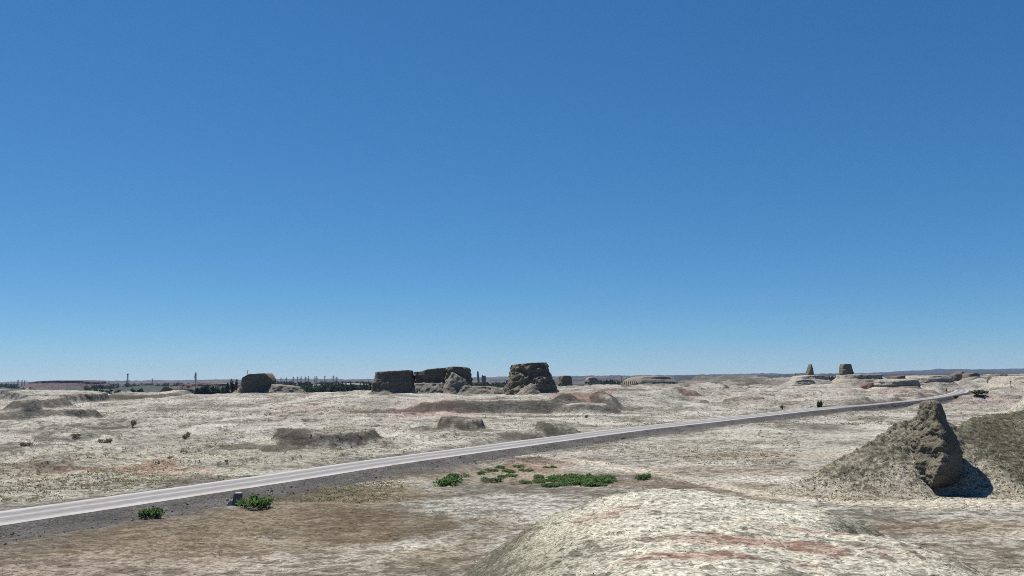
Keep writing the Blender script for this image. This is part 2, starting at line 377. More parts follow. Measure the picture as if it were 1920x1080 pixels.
def H(x, y, fine=True):
    x = np.asarray(x, float); y = np.asarray(y, float)
    d = np.hypot(x, y); ax = x / np.maximum(y, 1.0)             # ax = bearing of the plateau side
    wx = x + 14 * fbm2(x / 60, y / 60, 2); wy = y + 14 * fbm2(x / 60 + 40, y / 60, 2)
    # plateau under the big buttes (its bank faces the camera)
    edge_y = np.interp(wx, [-400, -250, -140, -90, -50, -10, 25, 60, 110], [330, 300, 290, 300, 306, 304, 312, 335, 420])
    soft = np.interp(wx, [-400, -120, -70, -40, 20, 60], [150, 130, 50, 8.5, 8.5, 40])
    pl = 5.0 * sstep(0, 1, (wy - edge_y) / soft) * sstep(150, 40, wx)
    z = pl
    z = z + 1.4 * sstep(120, 260, wy) * sstep(40, -60, x) * (1 - pl / 5.0)
    # valley with fields on the left and behind the buttes
    z = z - 12.0 * sstep(0, 60, wy - np.interp(x, [-600, -300, -190, -120, -40, 40, 120, 400], [470, 520, 520, 560, 640, 700, 900, 1500]))* sstep(500, 100, x)
    # swells
    far = sstep(160, 420, d)
    s1 = fbm2(x / 46 + 3, y / 46, 4)
    z = z + s1 * (0.25 + 0.9 * far) + 0.55 * sstep(0.1, 0.5, s1) * far
    bk = np.zeros_like(x); cov = np.zeros_like(x)
    for (cx, cy, rx, ry, h, e, rot) in BANKS:
        f = mesa_f(x, y, cx, cy, rx, ry, 1.0, e, rot, 2.6, 0.07); bk = bk + h * f; cov = np.maximum(cov, f)
    lf = sstep(25, -40, x - 0.0 * y) * sstep(95, 140, y) * sstep(420, 250, y) * (1 - 0.85 * cov)
    s2 = fbm2(x / 15 + 11, y / 15 - 4, 4)
    z = z + lf * (0.55 * s2 + 0.65 * sstep(0.10, 0.17, s2))
    rt = sstep(250, 420, y) * sstep(-20, 120, x)
    s3 = noise2(x / 42 - 8, y / 30) + 0.45 * noise2(x / 17, y / 12)
    z = z + rt * (1.6 * sstep(0.14, 0.20, s3) + 1.1 * sstep(0.42, 0.47, s3) + 0.9 * sstep(-0.22, -0.17, s3))
    # stepped badlands far out
    fr = sstep(700, 1300, d)
    s4 = noise2(x / 230 + 2, y / 170) + 0.5 * noise2(x / 90, y / 70 + 8)
    z = z + fr * (5.0 * sstep(0.12, 0.22, s4) + 4.0 * sstep(0.4, 0.5, s4) + 2.5 * sstep(-0.25, -0.15, s4))
    z = z + sstep(3500, 8600, d) * (14 + 10 * fbm2(x / 1500, y / 1500, 3))
    z = z + bk
    # the road lies on levelled ground
    rd = np.full(x.shape, 1e9); k = (d < 1100)
    if k.any(): rd[k] = poly_dist(x[k], y[k], road_pts[::2])
    z = z * sstep(7.0, 15.0, rd) - 0.04
    # the hill the photographer stands on
    z = z + 12.3 * np.exp(-(x ** 2 + (y + 2) ** 2) / 17.0 ** 2)
    if fine:
        amp = np.interp(d, [40, 120, 300, 900, 9000], [0.5, 1.0, 1.6, 2.2, 5]) * sstep(4.5, 12, rd)
        z = z + amp * (0.10 * fbm2(x / 3.1, y / 3.1, 3) + 0.07 * sstep(0.05, 0.2, noise2(x / 1.7, y / 1.7)))
    return z

def bank_mask(x, y):                          # sides of the banks: scrub and rubble, darkened further as painted slope shade
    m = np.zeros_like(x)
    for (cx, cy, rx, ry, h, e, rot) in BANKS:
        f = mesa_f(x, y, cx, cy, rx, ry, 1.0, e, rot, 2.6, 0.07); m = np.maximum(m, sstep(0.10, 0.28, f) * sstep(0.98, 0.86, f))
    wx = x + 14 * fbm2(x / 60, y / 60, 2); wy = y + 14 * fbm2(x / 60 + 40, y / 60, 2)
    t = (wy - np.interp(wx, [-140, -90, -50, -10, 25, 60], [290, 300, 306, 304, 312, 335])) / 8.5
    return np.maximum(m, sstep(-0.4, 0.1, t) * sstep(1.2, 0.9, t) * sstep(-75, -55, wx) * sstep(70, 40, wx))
def Hs(x, y):
    return float(H(np.array([x]), np.array([y]))[0])

def hit(px, py, d0=40, d1=6000):             # where the sight line through a photo pixel meets the land
    v = ray(px, py); ys = np.geomspace(d0, d1, 1500)
    xs = v[0] / v[1] * ys; zs = CAMH + v[2] / v[1] * ys
    b = np.nonzero(H(xs, ys, False) >= zs)[0]
    i = b[0] if len(b) else len(ys) - 1
    return xs[i], ys[i], Hs(xs[i], ys[i])

# colour zones of the ground: world ellipses, given by where their middle lies in the photograph
WHITE = np.array([0.475, 0.45, 0.395]); GREY = np.array([0.36, 0.335, 0.287]); BROWN = np.array([0.225, 0.180, 0.125]); TAN = np.array([0.33, 0.275, 0.215])
PINK = np.array([0.45, 0.36, 0.325]); RED = np.array([0.235, 0.135, 0.10]); OLIVE = np.array([0.17, 0.16, 0.115]); PALE = np.array([0.56, 0.55, 0.48])
BEIGE = np.array([0.37, 0.335, 0.27])
ZONES = [  # px, py, rpx, rpy, colour, strength
    (230, 895, 520, 55, np.array([0.36, 0.345, 0.275]), .8), (1330, 835, 330, 26, np.array([0.43, 0.41, 0.345]), .7),
    (600, 1000, 300, 38, BROWN * 1.1, .9), (150, 1010, 520, 60, BROWN, 1.0), (560, 985, 420, 48, BROWN, 1.0), (650, 930, 260, 22, BROWN, .95), (930, 895, 260, 26, BROWN, .8),
    (300, 1075, 520, 40, TAN, .8), (720, 1060, 250, 45, BEIGE, 1.0), (900, 950, 180, 22, PALE * .8, .95), (820, 1040, 90, 20, BROWN, .6),
    (1010, 870, 90, 12, RED * 1.1, .6), (1180, 905, 130, 12, BROWN, .8), (1330, 915, 160, 12, BROWN, .8), (1560, 930, 240, 10, BROWN * 1.3, .8),
    (1340, 880, 240, 9, TAN, .7), (1430, 855, 200, 8, BROWN * 1.5, .45), (1700, 990, 260, 14, BROWN * 1.6, .7), (1820, 1040, 240, 32, BEIGE, .8),
    (1880, 1000, 200, 12, TAN, .6), (170, 880, 130, 8, RED * 1.4, .7), (330, 885, 90, 6, RED * 1.4, .4), (60, 890, 140, 14, TAN, .5),
    (790, 782, 95, 7, PINK, 1.0), (550, 782, 60, 5, PINK, .6), (700, 790, 120, 6, PINK, .4), (1060, 768, 40, 7, PINK * .8, .9), (1095, 768, 40, 8, RED, .75), (1130, 755, 30, 5, RED * 1.3, .65),
    (1450, 755, 90, 5, PINK * .9, .7), (1500, 725, 130, 3, PINK, .7), (1690, 741, 110, 3.5, PINK * .9, .8), (1850, 757, 120, 6, PINK * .92, .7), (1250, 725, 100, 4, PINK, .5),
    (1350, 745, 60, 3, PINK * .9, .5), (1740, 731, 45, 4, PINK * .65, .9), (1290, 751, 20, 2.5, RED, .5), (1880, 742, 90, 2, PINK * .8, .7)]
ZW = []
for (px, py, rx, ry, c, s) in ZONES:
    x0, y0 = flat(px, py); _, ya = flat(px, py - ry); _, yb = flat(px, py + ry)
    ZW.append((x0, (ya + yb) / 2, rx * y0 / FPX, (ya - yb) / 2, c, s))
fx0, fy0 = -290, 760

def ground_col(x, y, z):
    n = len(x); d = np.hypot(x, y)
    nA = fbm2(x / 22 + 5, y / 22, 4); nB = fbm2(x / 6 - 3, y / 6, 3)
    c = WHITE + (GREY - WHITE) * sstep(-0.25, 0.5, nA)[:, None]
    dens = 0.60 + 0.24 * nA
    vd = np.full(n, 1e9); k = d < 700; vd[k] = poly_dist(x[k], y[k], road_pts[::2])
    vg = sstep(17, 8, vd + 5 * nA + 2.5 * nB)
    dens += 0.18 * sstep(130, 90, d)
    wa = 0.45 * nA + 0.22 * nB
    for (x0, y0, rx, ry, q, s) in ZW:
        m = s * (1 - sstep(0.62, 1.15, np.hypot((x - x0) / rx, (y - y0) / ry) + wa))
        c = c + (q - c) * m[:, None]
    c = c + (np.array([0.17, 0.155, 0.14]) - c) * (0.75 * vg)[:, None]; dens = dens + 0.22 * vg
    bm = bank_mask(x, y); dens = dens + 0.55 * bm; c = c + (c * np.array([0.55, 0.55, 0.54]) - c) * bm[:, None]  # scrub on the bank sides, with their shade put into the base colour
    # beaten tracks
    k = (d < 400) & (x > -20); td = np.full(n, 1e9); td[k] = poly_dist(x[k], y[k], track_pts[::2])
    m = (1 - sstep(1.6, 2.6, td + 0.7 * nB)) * 0.9
    c = c + (BEIGE * 1.25 - c) * m[:, None]; dens = dens * (1 - 0.6 * m)
    # far country: scrub, fields, dark red badlands
    fr = sstep(720, 1000, d + 60 * nA) * sstep(420, 40, x - 0.12 * y)
    v = fbm2(x / 260 + 9, y / 150, 4)
    c = c + (np.array([0.055, 0.062, 0.05]) - c) * (fr * sstep(-0.15, 0.1, v) * 0.92)[:, None]
    c = c + (np.array([0.21, 0.13, 0.12]) - c) * (fr * sstep(0.1, -0.25, v) * 0.6)[:, None]
    fr2 = sstep(1300, 3000, d)
    v2 = fbm2(x / 420 + 29, y / 260, 4)
    c = c + (np.array([0.08, 0.075, 0.075]) - c) * (fr2 * sstep(-0.2, 0.25, v2) * 0.85)[:, None]
    c = c + (np.array([0.20, 0.15, 0.15]) - c) * (fr2 * 0.5)[:, None]
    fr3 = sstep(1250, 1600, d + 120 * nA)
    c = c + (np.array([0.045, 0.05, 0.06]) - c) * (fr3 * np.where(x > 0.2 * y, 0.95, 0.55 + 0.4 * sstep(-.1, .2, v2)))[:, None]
    return np.clip(np.concatenate([c * (1 + 0.10 * nB)[:, None], np.clip(dens, 0, 1.2)[:, None]], 1), 0.01, 1.3)

def stroke_col(c):                            # dark crust, dry plants and painted clod shadows take a little of the soil's hue
    s_ = c[:, :3] / (c[:, :3].sum(1)[:, None] / 3)
    return np.clip(np.array([0.034, 0.031, 0.023]) * s_ ** 1.6, 0.01, 0.2)
def ground_sheet():
    fineA = np.radians(np.arange(-39.0, 39.01, 0.088)); coarse = np.radians(np.concatenate([np.arange(43, 317, 6.0)]))
    A = np.concatenate([fineA, coarse]); nc = len(A)
    r0 = np.array([0.3, 3, 6, 9, 12, 16, 20, 25, 30, 36, 42, 47])
    ti = np.linspace(1 / 50, 1 / 700, 330); tl = np.geomspace(50, 9000, 330)
    R = np.unique(np.concatenate([r0, 1 / ti, tl, np.geomspace(230, 1200, 300)])); R = R[np.concatenate([[True], np.diff(R) > 0.02 * 1])]
    nr = len(R); rr, aa = np.meshgrid(R, A, indexing='ij')
    x = (rr * np.sin(aa)).ravel(); y = (rr * np.cos(aa)).ravel()
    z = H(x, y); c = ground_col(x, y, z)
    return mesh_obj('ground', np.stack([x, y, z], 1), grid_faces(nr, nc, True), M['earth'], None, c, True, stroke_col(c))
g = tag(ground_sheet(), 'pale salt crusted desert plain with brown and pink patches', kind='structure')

# ------------------------------------------------------------------ road on its gravel embankment
def ribbon(pts, offs, zs):
    t = np.gradient(pts, axis=0); t /= np.linalg.norm(t, axis=1)[:, None]
    nrm = np.stack([t[:, 1], -t[:, 0]], 1)                         # to the right of travel
    V = []
    for i, p in enumerate(pts):
        for o, z in zip(offs, zs): V.append((p[0] + nrm[i, 0] * o, p[1] + nrm[i, 1] * o, z))
    return np.array(V), nrm

def build_road():
    pts = smooth_path(road_pts[::3], 2.0)
    n = len(pts); offs = np.linspace(-ROAD_HALF, ROAD_HALF, 9)
    V, nrm = ribbon(pts, offs, 0.05 * (1 - (offs / ROAD_HALF) ** 2)); V = V.reshape(n, 9, 3); rz_ = road_z(pts[:, 1]); V[:, :, 2] += rz_[:, None]
    V = V.reshape(-1, 3)
    o = mesh_obj('road', V, grid_faces(n, 9), M['road'], None, None, True)
    uv = o.data.uv_layers.new(name='UVMap')
    L = np.concatenate([[0], np.cumsum(np.hypot(*np.diff(pts, axis=0).T))])
    vi = np.zeros(len(o.data.loops), dtype=np.int32); o.data.loops.foreach_get('vertex_index', vi)
    u = (vi % 9) / 8.0; v = L[vi // 9]
    uv.data.foreach_set('uv', np.stack([u, v], 1).astype(np.float32).ravel())
    tag(o, 'pale two lane road crossing the desert plain', kind='structure')
    # embankment: shoulder, slope and a ragged gravel skirt on both sides
    offs = [-8.6, -7.5, -6.6, -5.6, -4.9, -4.6, 4.6, 4.9, 5.6, 6.4, 7.2, 8.2, 9.2]
    prof = [-0.25, 0.03, 0.25, 0.55, 0.74, 0.77, 0.77, 0.74, 0.48, 0.25, 0.12, 0.05, -0.25]
    V, nrm = ribbon(pts, offs, prof); V = V.reshape(n, len(offs), 3); V[:, :, 2] *= np.where(V[:, :, 2] > 0, (rz_ / 0.8)[:, None], 1)
    for k in (0, 1, 2, 3, 8, 9, 10, 11, 12):
        sgn = -1 if k < 6 else 1; kk = {0: 1, 12: 11}.get(k, k); wob = fbm2(pts[:, 0] / 5 + kk, pts[:, 1] / 5, 3) * (1.5 if k in (0, 1, 11, 12) else 0.4)
        V[:, k, 0] += nrm[:, 0] * wob * sgn; V[:, k, 1] += nrm[:, 1] * wob * sgn
        V[:, k, 2] += (0.14 if k not in (0, 12) else 0.0) * fbm2(V[:, k, 0] / 1.3, V[:, k, 1] / 1.3 + k, 3)
    V[:, 5:7, 2] = (rz_ - 0.035)[:, None]
    berm = sstep(290, 340, pts[:, 1]) * sstep(540, 480, pts[:, 1]); V[:, 7, 2] += 0.75 * berm; V[:, 8, 2] += 1.15 * berm; V[:, 9, 2] += 0.5 * berm
    o = mesh_obj('road_embankment', V.reshape(-1, 3), grid_faces(n, len(offs)), M['gravel'], None, None, True)
    tag(o, 'dark gravel embankment under the pale road', kind='structure')
build_road()

# ------------------------------------------------------------------ foreground mound and the hill round the rock
PX_ = [-10.5, -7.6, -4.8, -1.8, 1.6, 3.6, 6.4, 9.0, 12, 15, 18, 20, 22, 25, 28.5, 32]
PZ_ = [-.3, 0.25, 1.1, 3.3, 5.5, 6.4, 7.1, 7.35, 7.05, 6.5, 6.1, 5.5, 4.4, 2.2, 0.4, -.3]
def mound_h(x, y):
    xs = x - 0.10 * (y - 50) + 0.5 * fbm2(x / 9, y / 9, 2)
    widen = np.where(xs > 9, 9 + (xs - 9) / (1 + 0.10 * sstep(45, 38, y)), xs)
    # a rounded profile (interpolate on a fine, smoothed table)
    tx = np.linspace(-14, 38, 420); tz = np.interp(tx, PX_, PZ_, -.4, -.4); ker = np.hanning(31); ker /= ker.sum()
    tz = np.convolve(np.pad(tz, 15, mode='edge'), ker, 'valid')
    p = np.interp(widen, tx, tz)
    back = 1 - sstep(48.5, 64, y + 0.25 * np.maximum(0, 9 - xs) * 0.6)
    front = 1 - 0.10 * sstep(50, 30, y)
    z = p * back * front - 0.25 * (1 - back)
    z = z - 2.5 * np.exp(-((x - 23) / 5.0) ** 2 - ((y - 44.4 - 0.12 * (x - 22)) / 2.4) ** 2)
    z = z + 0.5 * np.exp(-((x - 20) / 5) ** 2 - ((y - 39) / 3.5) ** 2)
    return z
def mound_col(x, y, z):
    n1 = fbm2(x / 4.5 + 7, y / 6.5, 4); n2 = fbm2(x / 1.6, y / 2.6 + 3, 3)
    c = np.tile(np.array([0.55, 0.525, 0.43]), (len(x), 1))
    st = np.tile(np.array([0.034, 0.030, 0.019]), (len(x), 1))
    top = sstep(4.6, 6.2, z)
    c = c + (np.array([0.45, 0.42, 0.33]) - c) * ((1 - top) * 0.8)[:, None]
    dens = 0.44 + 0.22 * n1 + (1 - top) * 0.42
    sc_ = sstep(42.5, 46, y) * sstep(16, 20, x + 0.6 * n1); dens = dens + 0.40 * sc_; c = c + (np.array([0.33, 0.33, 0.25]) - c) * (0.7 * sc_)[:, None]
    lf_ = sstep(6.5, -0.5, x + 0.8 * n1); c = c + (np.array([0.30, 0.285, 0.205]) - c) * (0.8 * lf_)[:, None]; dens = dens + 0.16 * lf_
    for (px, py, dd, rx, ry, s) in [(1430, 1020, 37, 5.5, 1.0, 1.0), (1340, 1062, 34, 3.5, .7, .9), (1150, 985, 44, 1.8, 1.2, .6), (1530, 1012, 41, 3.0, 1.0, .8), (1180, 1060, 34, 1.6, .6, .5)]:
        x0, _ = atd(px, py, dd)
        r = np.hypot((x - x0) / rx, (y - dd) / ry) + 0.55 * n1 + 0.4 * n2
        m = s * (1 - sstep(0.35, 1.5, r))
        c = c + (np.array([0.47, 0.355, 0.285]) - c) * (0.85 * m)[:, None]
        st = st + (np.array([0.085, 0.028, 0.017]) - st) * m[:, None]; dens = dens + 0.46 * m
    return np.concatenate([c, np.clip(dens, 0, 1.2)[:, None], st], 1)

def field_mesh(name, x0, x1, y0, y1, step, hf, cf, mat, keep=-0.2, ystep=None):
    xs = np.arange(x0, x1, step); ys = np.arange(y0, y1, ystep or step)
    X, Y = np.meshgrid(xs, ys); x, y = X.ravel(), Y.ravel()
    z = hf(x, y); c = cf(x, y, z)
    Fc = grid_faces(len(ys), len(xs)); ok = (z[Fc].max(1) > keep); Fc = Fc[ok]
    used = np.unique(Fc); re = np.full(len(x), -1); re[used] = np.arange(len(used))
    sc_ = stroke_col(c) if c.shape[1] == 4 else c[:, 4:7]
    return mesh_obj(name, np.stack([x, y, z], 1)[used], re[Fc], mat, None, c[used, :4], True, sc_[used])

def mound_full(x, y):
    z = mound_h(x, y)
    st = fbm3(x * 0.8, y * 0.8, z * 3.2, 3, 0.6)
    rel = sstep(0.3, 1.0, z)
    return z + rel * (0.07 * sstep(0.0, 0.25, st) + 0.05 * fbm2(x / .55, y / .55, 3) + 0.10 * fbm2(x / 2.3, y / 2.3, 2))
tag(field_mesh('mound', -9, 36, 24, 66, 0.1, mound_full, mound_col, M['mound'], -0.15), 'white crusted mound with red streaks rising in the foreground', kind='structure')

HILL = [(1440, 917, 99), (1480, 909, 100), (1560, 866, 101.5), (1640, 824, 103), (1680, 797, 104), (1695, 789, 104), (1722, 784, 104.5), (1750, 784, 104.5), (1775, 789, 104.5),
        (1797, 799, 104.5), (1820, 783, 107), (1850, 777, 108.5), (1885, 774, 110), (1925, 768, 112), (1990, 762, 113), (2080, 775, 114), (2180, 830, 114), (2250, 900, 112)]
HX, HZ, HY = [], [], []
for px, py, dd in HILL:
    a, b = atd(px, py, dd); HX.append(a); HZ.append(b); HY.append(dd)
def hill_h(x, y):
    cz = np.interp(x, HX, HZ, -1, -1); cy = np.interp(x, HX, HY)
    ker = 0
    t = (cy - y)
    run_f = np.interp(x, [HX[0], HX[3], HX[6], HX[8], HX[9], HX[11], HX[-1]], [0.60, 0.76, 0.84, 0.70, 0.56, 0.50, 0.50])
    zf = cz - run_f * np.sqrt(np.maximum(t, 0) ** 2 + 0.6) + 0.6
    foot = np.log1p(np.exp(np.clip((zf) / 0.9, -20, 20))) * 0.9 - 0.35            # soft toe
    zb = cz - 0.62 * np.maximum(-t, 0)
    z = np.where(t > 0, np.minimum(foot, cz + 0.3), zb)
    # hollow under the overhanging front of the rock
    x0, z0 = atd(1772, 905, 94.5)
    z = z - 1.3 * np.exp(-((x - x0 - 0.3) / 2.6) ** 2 - ((y - 95.2) / 2.2) ** 2) * (z > -0.2)
    return z
def hill_full(x, y):
    z = hill_h(x, y); rel = sstep(0.0, 1.2, z)
    xa = np.interp(1.0, [0, 1], [HX[3], HX[3]])
    rocky = np.clip(sstep(HX[2], HX[4], x) * sstep(HX[9] - 0.5, HX[7], x), 0, 1) * sstep(3.2, 5.0, z + 0.8 * fbm2(x / 3, y / 3, 2))
    n = fbm3(x / 1.5, y / 1.5, z / 1.1, 4, 0.55); ri = 1 - np.abs(fbm3(x / 2.6, y / 2.6, z / 1.5 + 9, 3))
    return z + rel * (0.16 * fbm2(x / 1.1, y / 1.1, 4, .6) + 0.10 * fbm2(x / .4, y / .4, 2)) + rocky * (0.42 * n + 0.35 * (ri - 0.6) + 0.18 * fbm3(x / .6, y / .6, z / .5, 3, .6))
def hill_col(x, y, z):
    n1 = fbm2(x / 5 + 2, y / 5, 4); n2 = fbm2(x / 1.8, y / 1.8 + 3, 3)
    c = np.tile(np.array([0.41, 0.375, 0.295]), (len(x), 1))
    right = sstep(HX[8] - 1.0, HX[9] + 1.5, x + 0.8 * n1)
    c = c + (np.array([0.22, 0.215, 0.155]) - c) * (right * 0.9)[:, None]
    up = sstep(3.0, 5.2, z + 0.9 * n1) * (1 - right)
    c = c + (np.array([0.215, 0.20, 0.155]) - c) * up[:, None]
    lf = sstep(HX[4], HX[2], x) * sstep(0.6, 2.0, z)
    c = c + (np.array([0.27, 0.25, 0.185]) - c) * (lf * 0.4)[:, None]
    dens = 0.50 + 0.2 * n1 + 0.28 * right + 0.14 * lf + 0.10 * up
    base = sstep(1.0, 0.1, z); c = c + (BEIGE - c) * (0.6 * base)[:, None]
    return np.concatenate([c * (1 + .12 * n2)[:, None], np.clip(dens, 0, 1.2)[:, None]], 1)
tag(field_mesh('hill', HX[0] - 1, 100, 84, 128, 0.15, hill_full, hill_col, M['hill'], -0.1), 'greenish grey scrub covered hill behind the tall pointed rock', kind='structure')

# the pale hill that shows at the right edge behind
def hill2_h(x, y):
    x0, z0 = atd(1985, 735, 150)
    return 11.5 * np.exp(-((x - x0) / 9.5) ** 2 - ((y - 152) / 12) ** 2) - 0.3 + 0.35 * fbm2(x / 2.4, y / 2.4, 4) * sstep(0, 2, 10 * np.exp(-((x - x0) / 10.0) ** 2 - ((y - 152) / 13) ** 2))
def hill2_col(x, y, z):
    n1 = fbm2(x / 3 + 2, y / 3, 3)
    c = np.tile(np.array([0.45, 0.42, 0.35]), (len(x), 1)) * (1 + .15 * n1)[:, None]
    return np.concatenate([c, np.clip(0.5 + .2 * n1, 0, 1)[:, None]], 1)
tag(field_mesh('hill', 70, 130, 120, 185, 0.4, hill2_h, hill2_col, M['hill'], -0.1), 'small pale hill at the right edge beyond the scrub hill', kind='structure')

# ------------------------------------------------------------------ lofted rocks
def chaikin(P, k=2):
    for _ in range(k):
        Q = np.roll(P, -1, 0); P = np.stack([0.75 * P + 0.25 * Q, 0.25 * P + 0.75 * Q], 1).reshape(-1, 2)
    return P
def resample(P, n):
    Q = np.vstack([P, P[:1]]); L = np.concatenate([[0], np.cumsum(np.hypot(*np.diff(Q, axis=0).T))])
    t = np.linspace(0, L[-1], n, endpoint=False)
    return np.stack([np.interp(t, L, Q[:, 0]), np.interp(t, L, Q[:, 1])], 1)

def loft(name, plan, zb, zt, prof, mat, parent, seg=0.8, lev=24, rough=1.0, nscale=3.0, ledge=0.3, ledge_h=1.6, seed=0.0, corner=1, gully=0.0, caprough=0.25, smooth=True):
    """closed rock: plan outline (counter-clockwise), base level zb, top level zt(x, y), prof = [(t, outward offset)]"""
    P = chaikin(np.array(plan, float), corner)
    per = np.sum(np.hypot(*(np.roll(P, -1, 0) - P).T)); n = int(np.clip(per / seg, 18, 420)); P = resample(P, n)
    t = np.roll(P, -1, 0) - np.roll(P, 1, 0); t /= np.linalg.norm(t, axis=1)[:, None]; nr = np.stack([t[:, 1], -t[:, 0]], 1)
    for _ in range(3): nr = (np.roll(nr, 1, 0) + nr * 2 + np.roll(nr, -1, 0)); nr /= np.linalg.norm(nr, axis=1)[:, None]
    ztf = zt if callable(zt) else (lambda x, y: np.full(np.shape(x), float(zt)))
    cen = P.mean(0); rings = []
    pt, po = [q[0] for q in prof], [q[1] for q in prof]
    for k in range(lev + 1):
        f = k / lev; off = np.interp(f, pt, po)
        base = P + nr * off
        top = ztf(base[:, 0], base[:, 1]); z = zb + f * (top - zb)
        h = z / ledge_h + seed
        lg = ledge * (noise3(np.full(n, seed), h * 1.0, base[:, 0] / 30) * 1.4 + 0.5 * noise3(np.full(n, seed + 5), h * 2.3, base[:, 0] / 20))
        er = rough * fbm3(base[:, 0] / nscale + seed, base[:, 1] / nscale, z / (nscale * 0.8), 4, 0.55)
        gl = gully * np.abs(noise3(base[:, 0] / (nscale * .8) + seed + 8, base[:, 1] / (nscale * .8), z / (nscale * 5))) * (1 - f * .5)
        o = lg + er - gl
        q = base + nr * o[:, None]
        rings.append(np.column_stack([q, z]))
    last = rings[-1]
    for s in (0.93, 0.8, 0.6, 0.38, 0.16):
        q = cen + (last[:, :2] - cen) * s
        zz = ztf(q[:, 0], q[:, 1]) + caprough * (fbm2(q[:, 0] / 3 + seed, q[:, 1] / 3, 3) + 0.25)
        rings.append(np.column_stack([q, zz]))
    V = np.vstack(rings + [np.array([[cen[0], cen[1], rings[-1][:, 2].mean()]])])
    Fc = [tuple(f) for f in grid_faces(len(rings), n, True)]
    b = (len(rings) - 1) * n; c = len(V) - 1
    Fc += [(b + i, b + (i + 1) % n, c) for i in range(n)]
    return mesh_obj(name, V, Fc, mat, parent, smooth=smooth)

def wpx(px, depth): return atd(px, 712, depth)[0]
def tops(pts, depth):                         # top level from silhouette pixels at one distance
    xs, zs = zip(*[atd(px, py, depth) for px, py in pts])
    return lambda x, y: np.interp(x, xs, zs)

# --- tall pointed rock standing out of the near hill
def tall_rock():
    lv = [  # z of level by py at depth 96, left px, arete px, right px, front depth, side depth, back depth
        (932, 1722, 1742, 1790, 96.2, 98.0, 104), (915, 1720, 1738, 1796, 95.8, 97.5, 104), (903, 1717, 1737, 1800, 94.2, 97.0, 104), (890, 1714, 1742, 1800, 93.6, 97.0, 104),
        (872, 1712, 1748, 1800, 93.7, 97.2, 104), (850, 1714, 1764, 1798, 94.3, 97.5, 104), (825, 1719, 1762, 1788, 94.9, 98.0, 104),
        (806, 1726, 1758, 1778, 95.6, 98.6, 104), (793, 1730, 1754, 1769, 96.2, 98.8, 102.6), (775, 1731, 1752, 1766, 96.6, 99.0, 101.6), (764, 1731, 1750, 1763, 97.0, 99.2, 101.2), (757.5, 1731.5, 1749, 1761, 97.3, 99.3, 101.0), (754, 1734, 1747, 1757, 97.9, 99.4, 100.6)]
    N = 120; key = []
    for (py, l, a, r, fd, sd_, bd) in lv:
        z = atd(1748, py, 96.5)[1]
        pl = np.array([(wpx(l, sd_), sd_ + 1.2), (wpx((l * .55 + a * .45) - 3, sd_), (fd + sd_) / 2 + 0.2), (wpx(a, fd), fd), (wpx((a + r) / 2 + 2, sd_), (fd * .45 + sd_ * .55)), (wpx(r, sd_), sd_ + .6), (wpx(r, sd_) * .7 + wpx(l, sd_) * .3, bd), (wpx(l, sd_) * .8 + wpx(r, sd_) * .2, bd)])
        pl = resample(chaikin(pl, 1), N)
        i0 = np.argmin(pl[:, 1]); pl = np.roll(pl, -i0, 0)
        key.append((z, pl))
    zs = np.array([k[0] for k in key]); arr = np.array([k[1] for k in key]); lev = 110; rings = []
    ar = arr.reshape(len(zs), -1)
    for zz in np.linspace(zs[0], zs[-1], lev):
        q = np.array([np.interp(zz, zs, ar[:, j]) for j in range(ar.shape[1])]).reshape(N, 2)
        t = np.roll(q, -1, 0) - np.roll(q, 1, 0); t /= np.linalg.norm(t, axis=1)[:, None]; nr = np.stack([t[:, 1], -t[:, 0]], 1)
        Z = np.full(N, zz); lit = sstep(0.4, -0.5, nr[:, 0])
        o = (0.42 - 0.2 * float(sstep(7.2, 8.8, np.array(zz)))) * fbm3(q[:, 0] / 1.5, q[:, 1] / 1.5, Z / 1.2, 4, .58) * (0.35 + 0.65 * lit) + 0.13 * noise3(Z * 0 + 3.3, Z / 0.9, q[:, 0] / 6) * (0.4 + .6 * lit)
        q = q + nr * o[:, None]; rings.append(np.column_stack([q, Z + 0.10 * fbm3(q[:, 0] / .7, q[:, 1] / .7, Z / .7, 2)]))
    last = rings[-1]; cen = last.mean(0)
    for s in (0.7, 0.35): rings.append(np.column_stack([cen[:2] + (last[:, :2] - cen[:2]) * s, last[:, 2] + 0.16 * (1 - s)]))
    V = np.vstack(rings + [cen[None] + np.array([[0, 0, 0.2]])]); Fc = [tuple(f) for f in grid_faces(len(rings), N, True)]
    b = (len(rings) - 1) * N; Fc += [(b + i, b + (i + 1) % N, len(V) - 1) for i in range(N)]
    o = mesh_obj('rock_outcrop', V, Fc, M['rock'], None, smooth=True)
    tag(o, 'tall pointed grey rock with a knob top and black shaded side on the near hill', 'rock')
tall_rock()

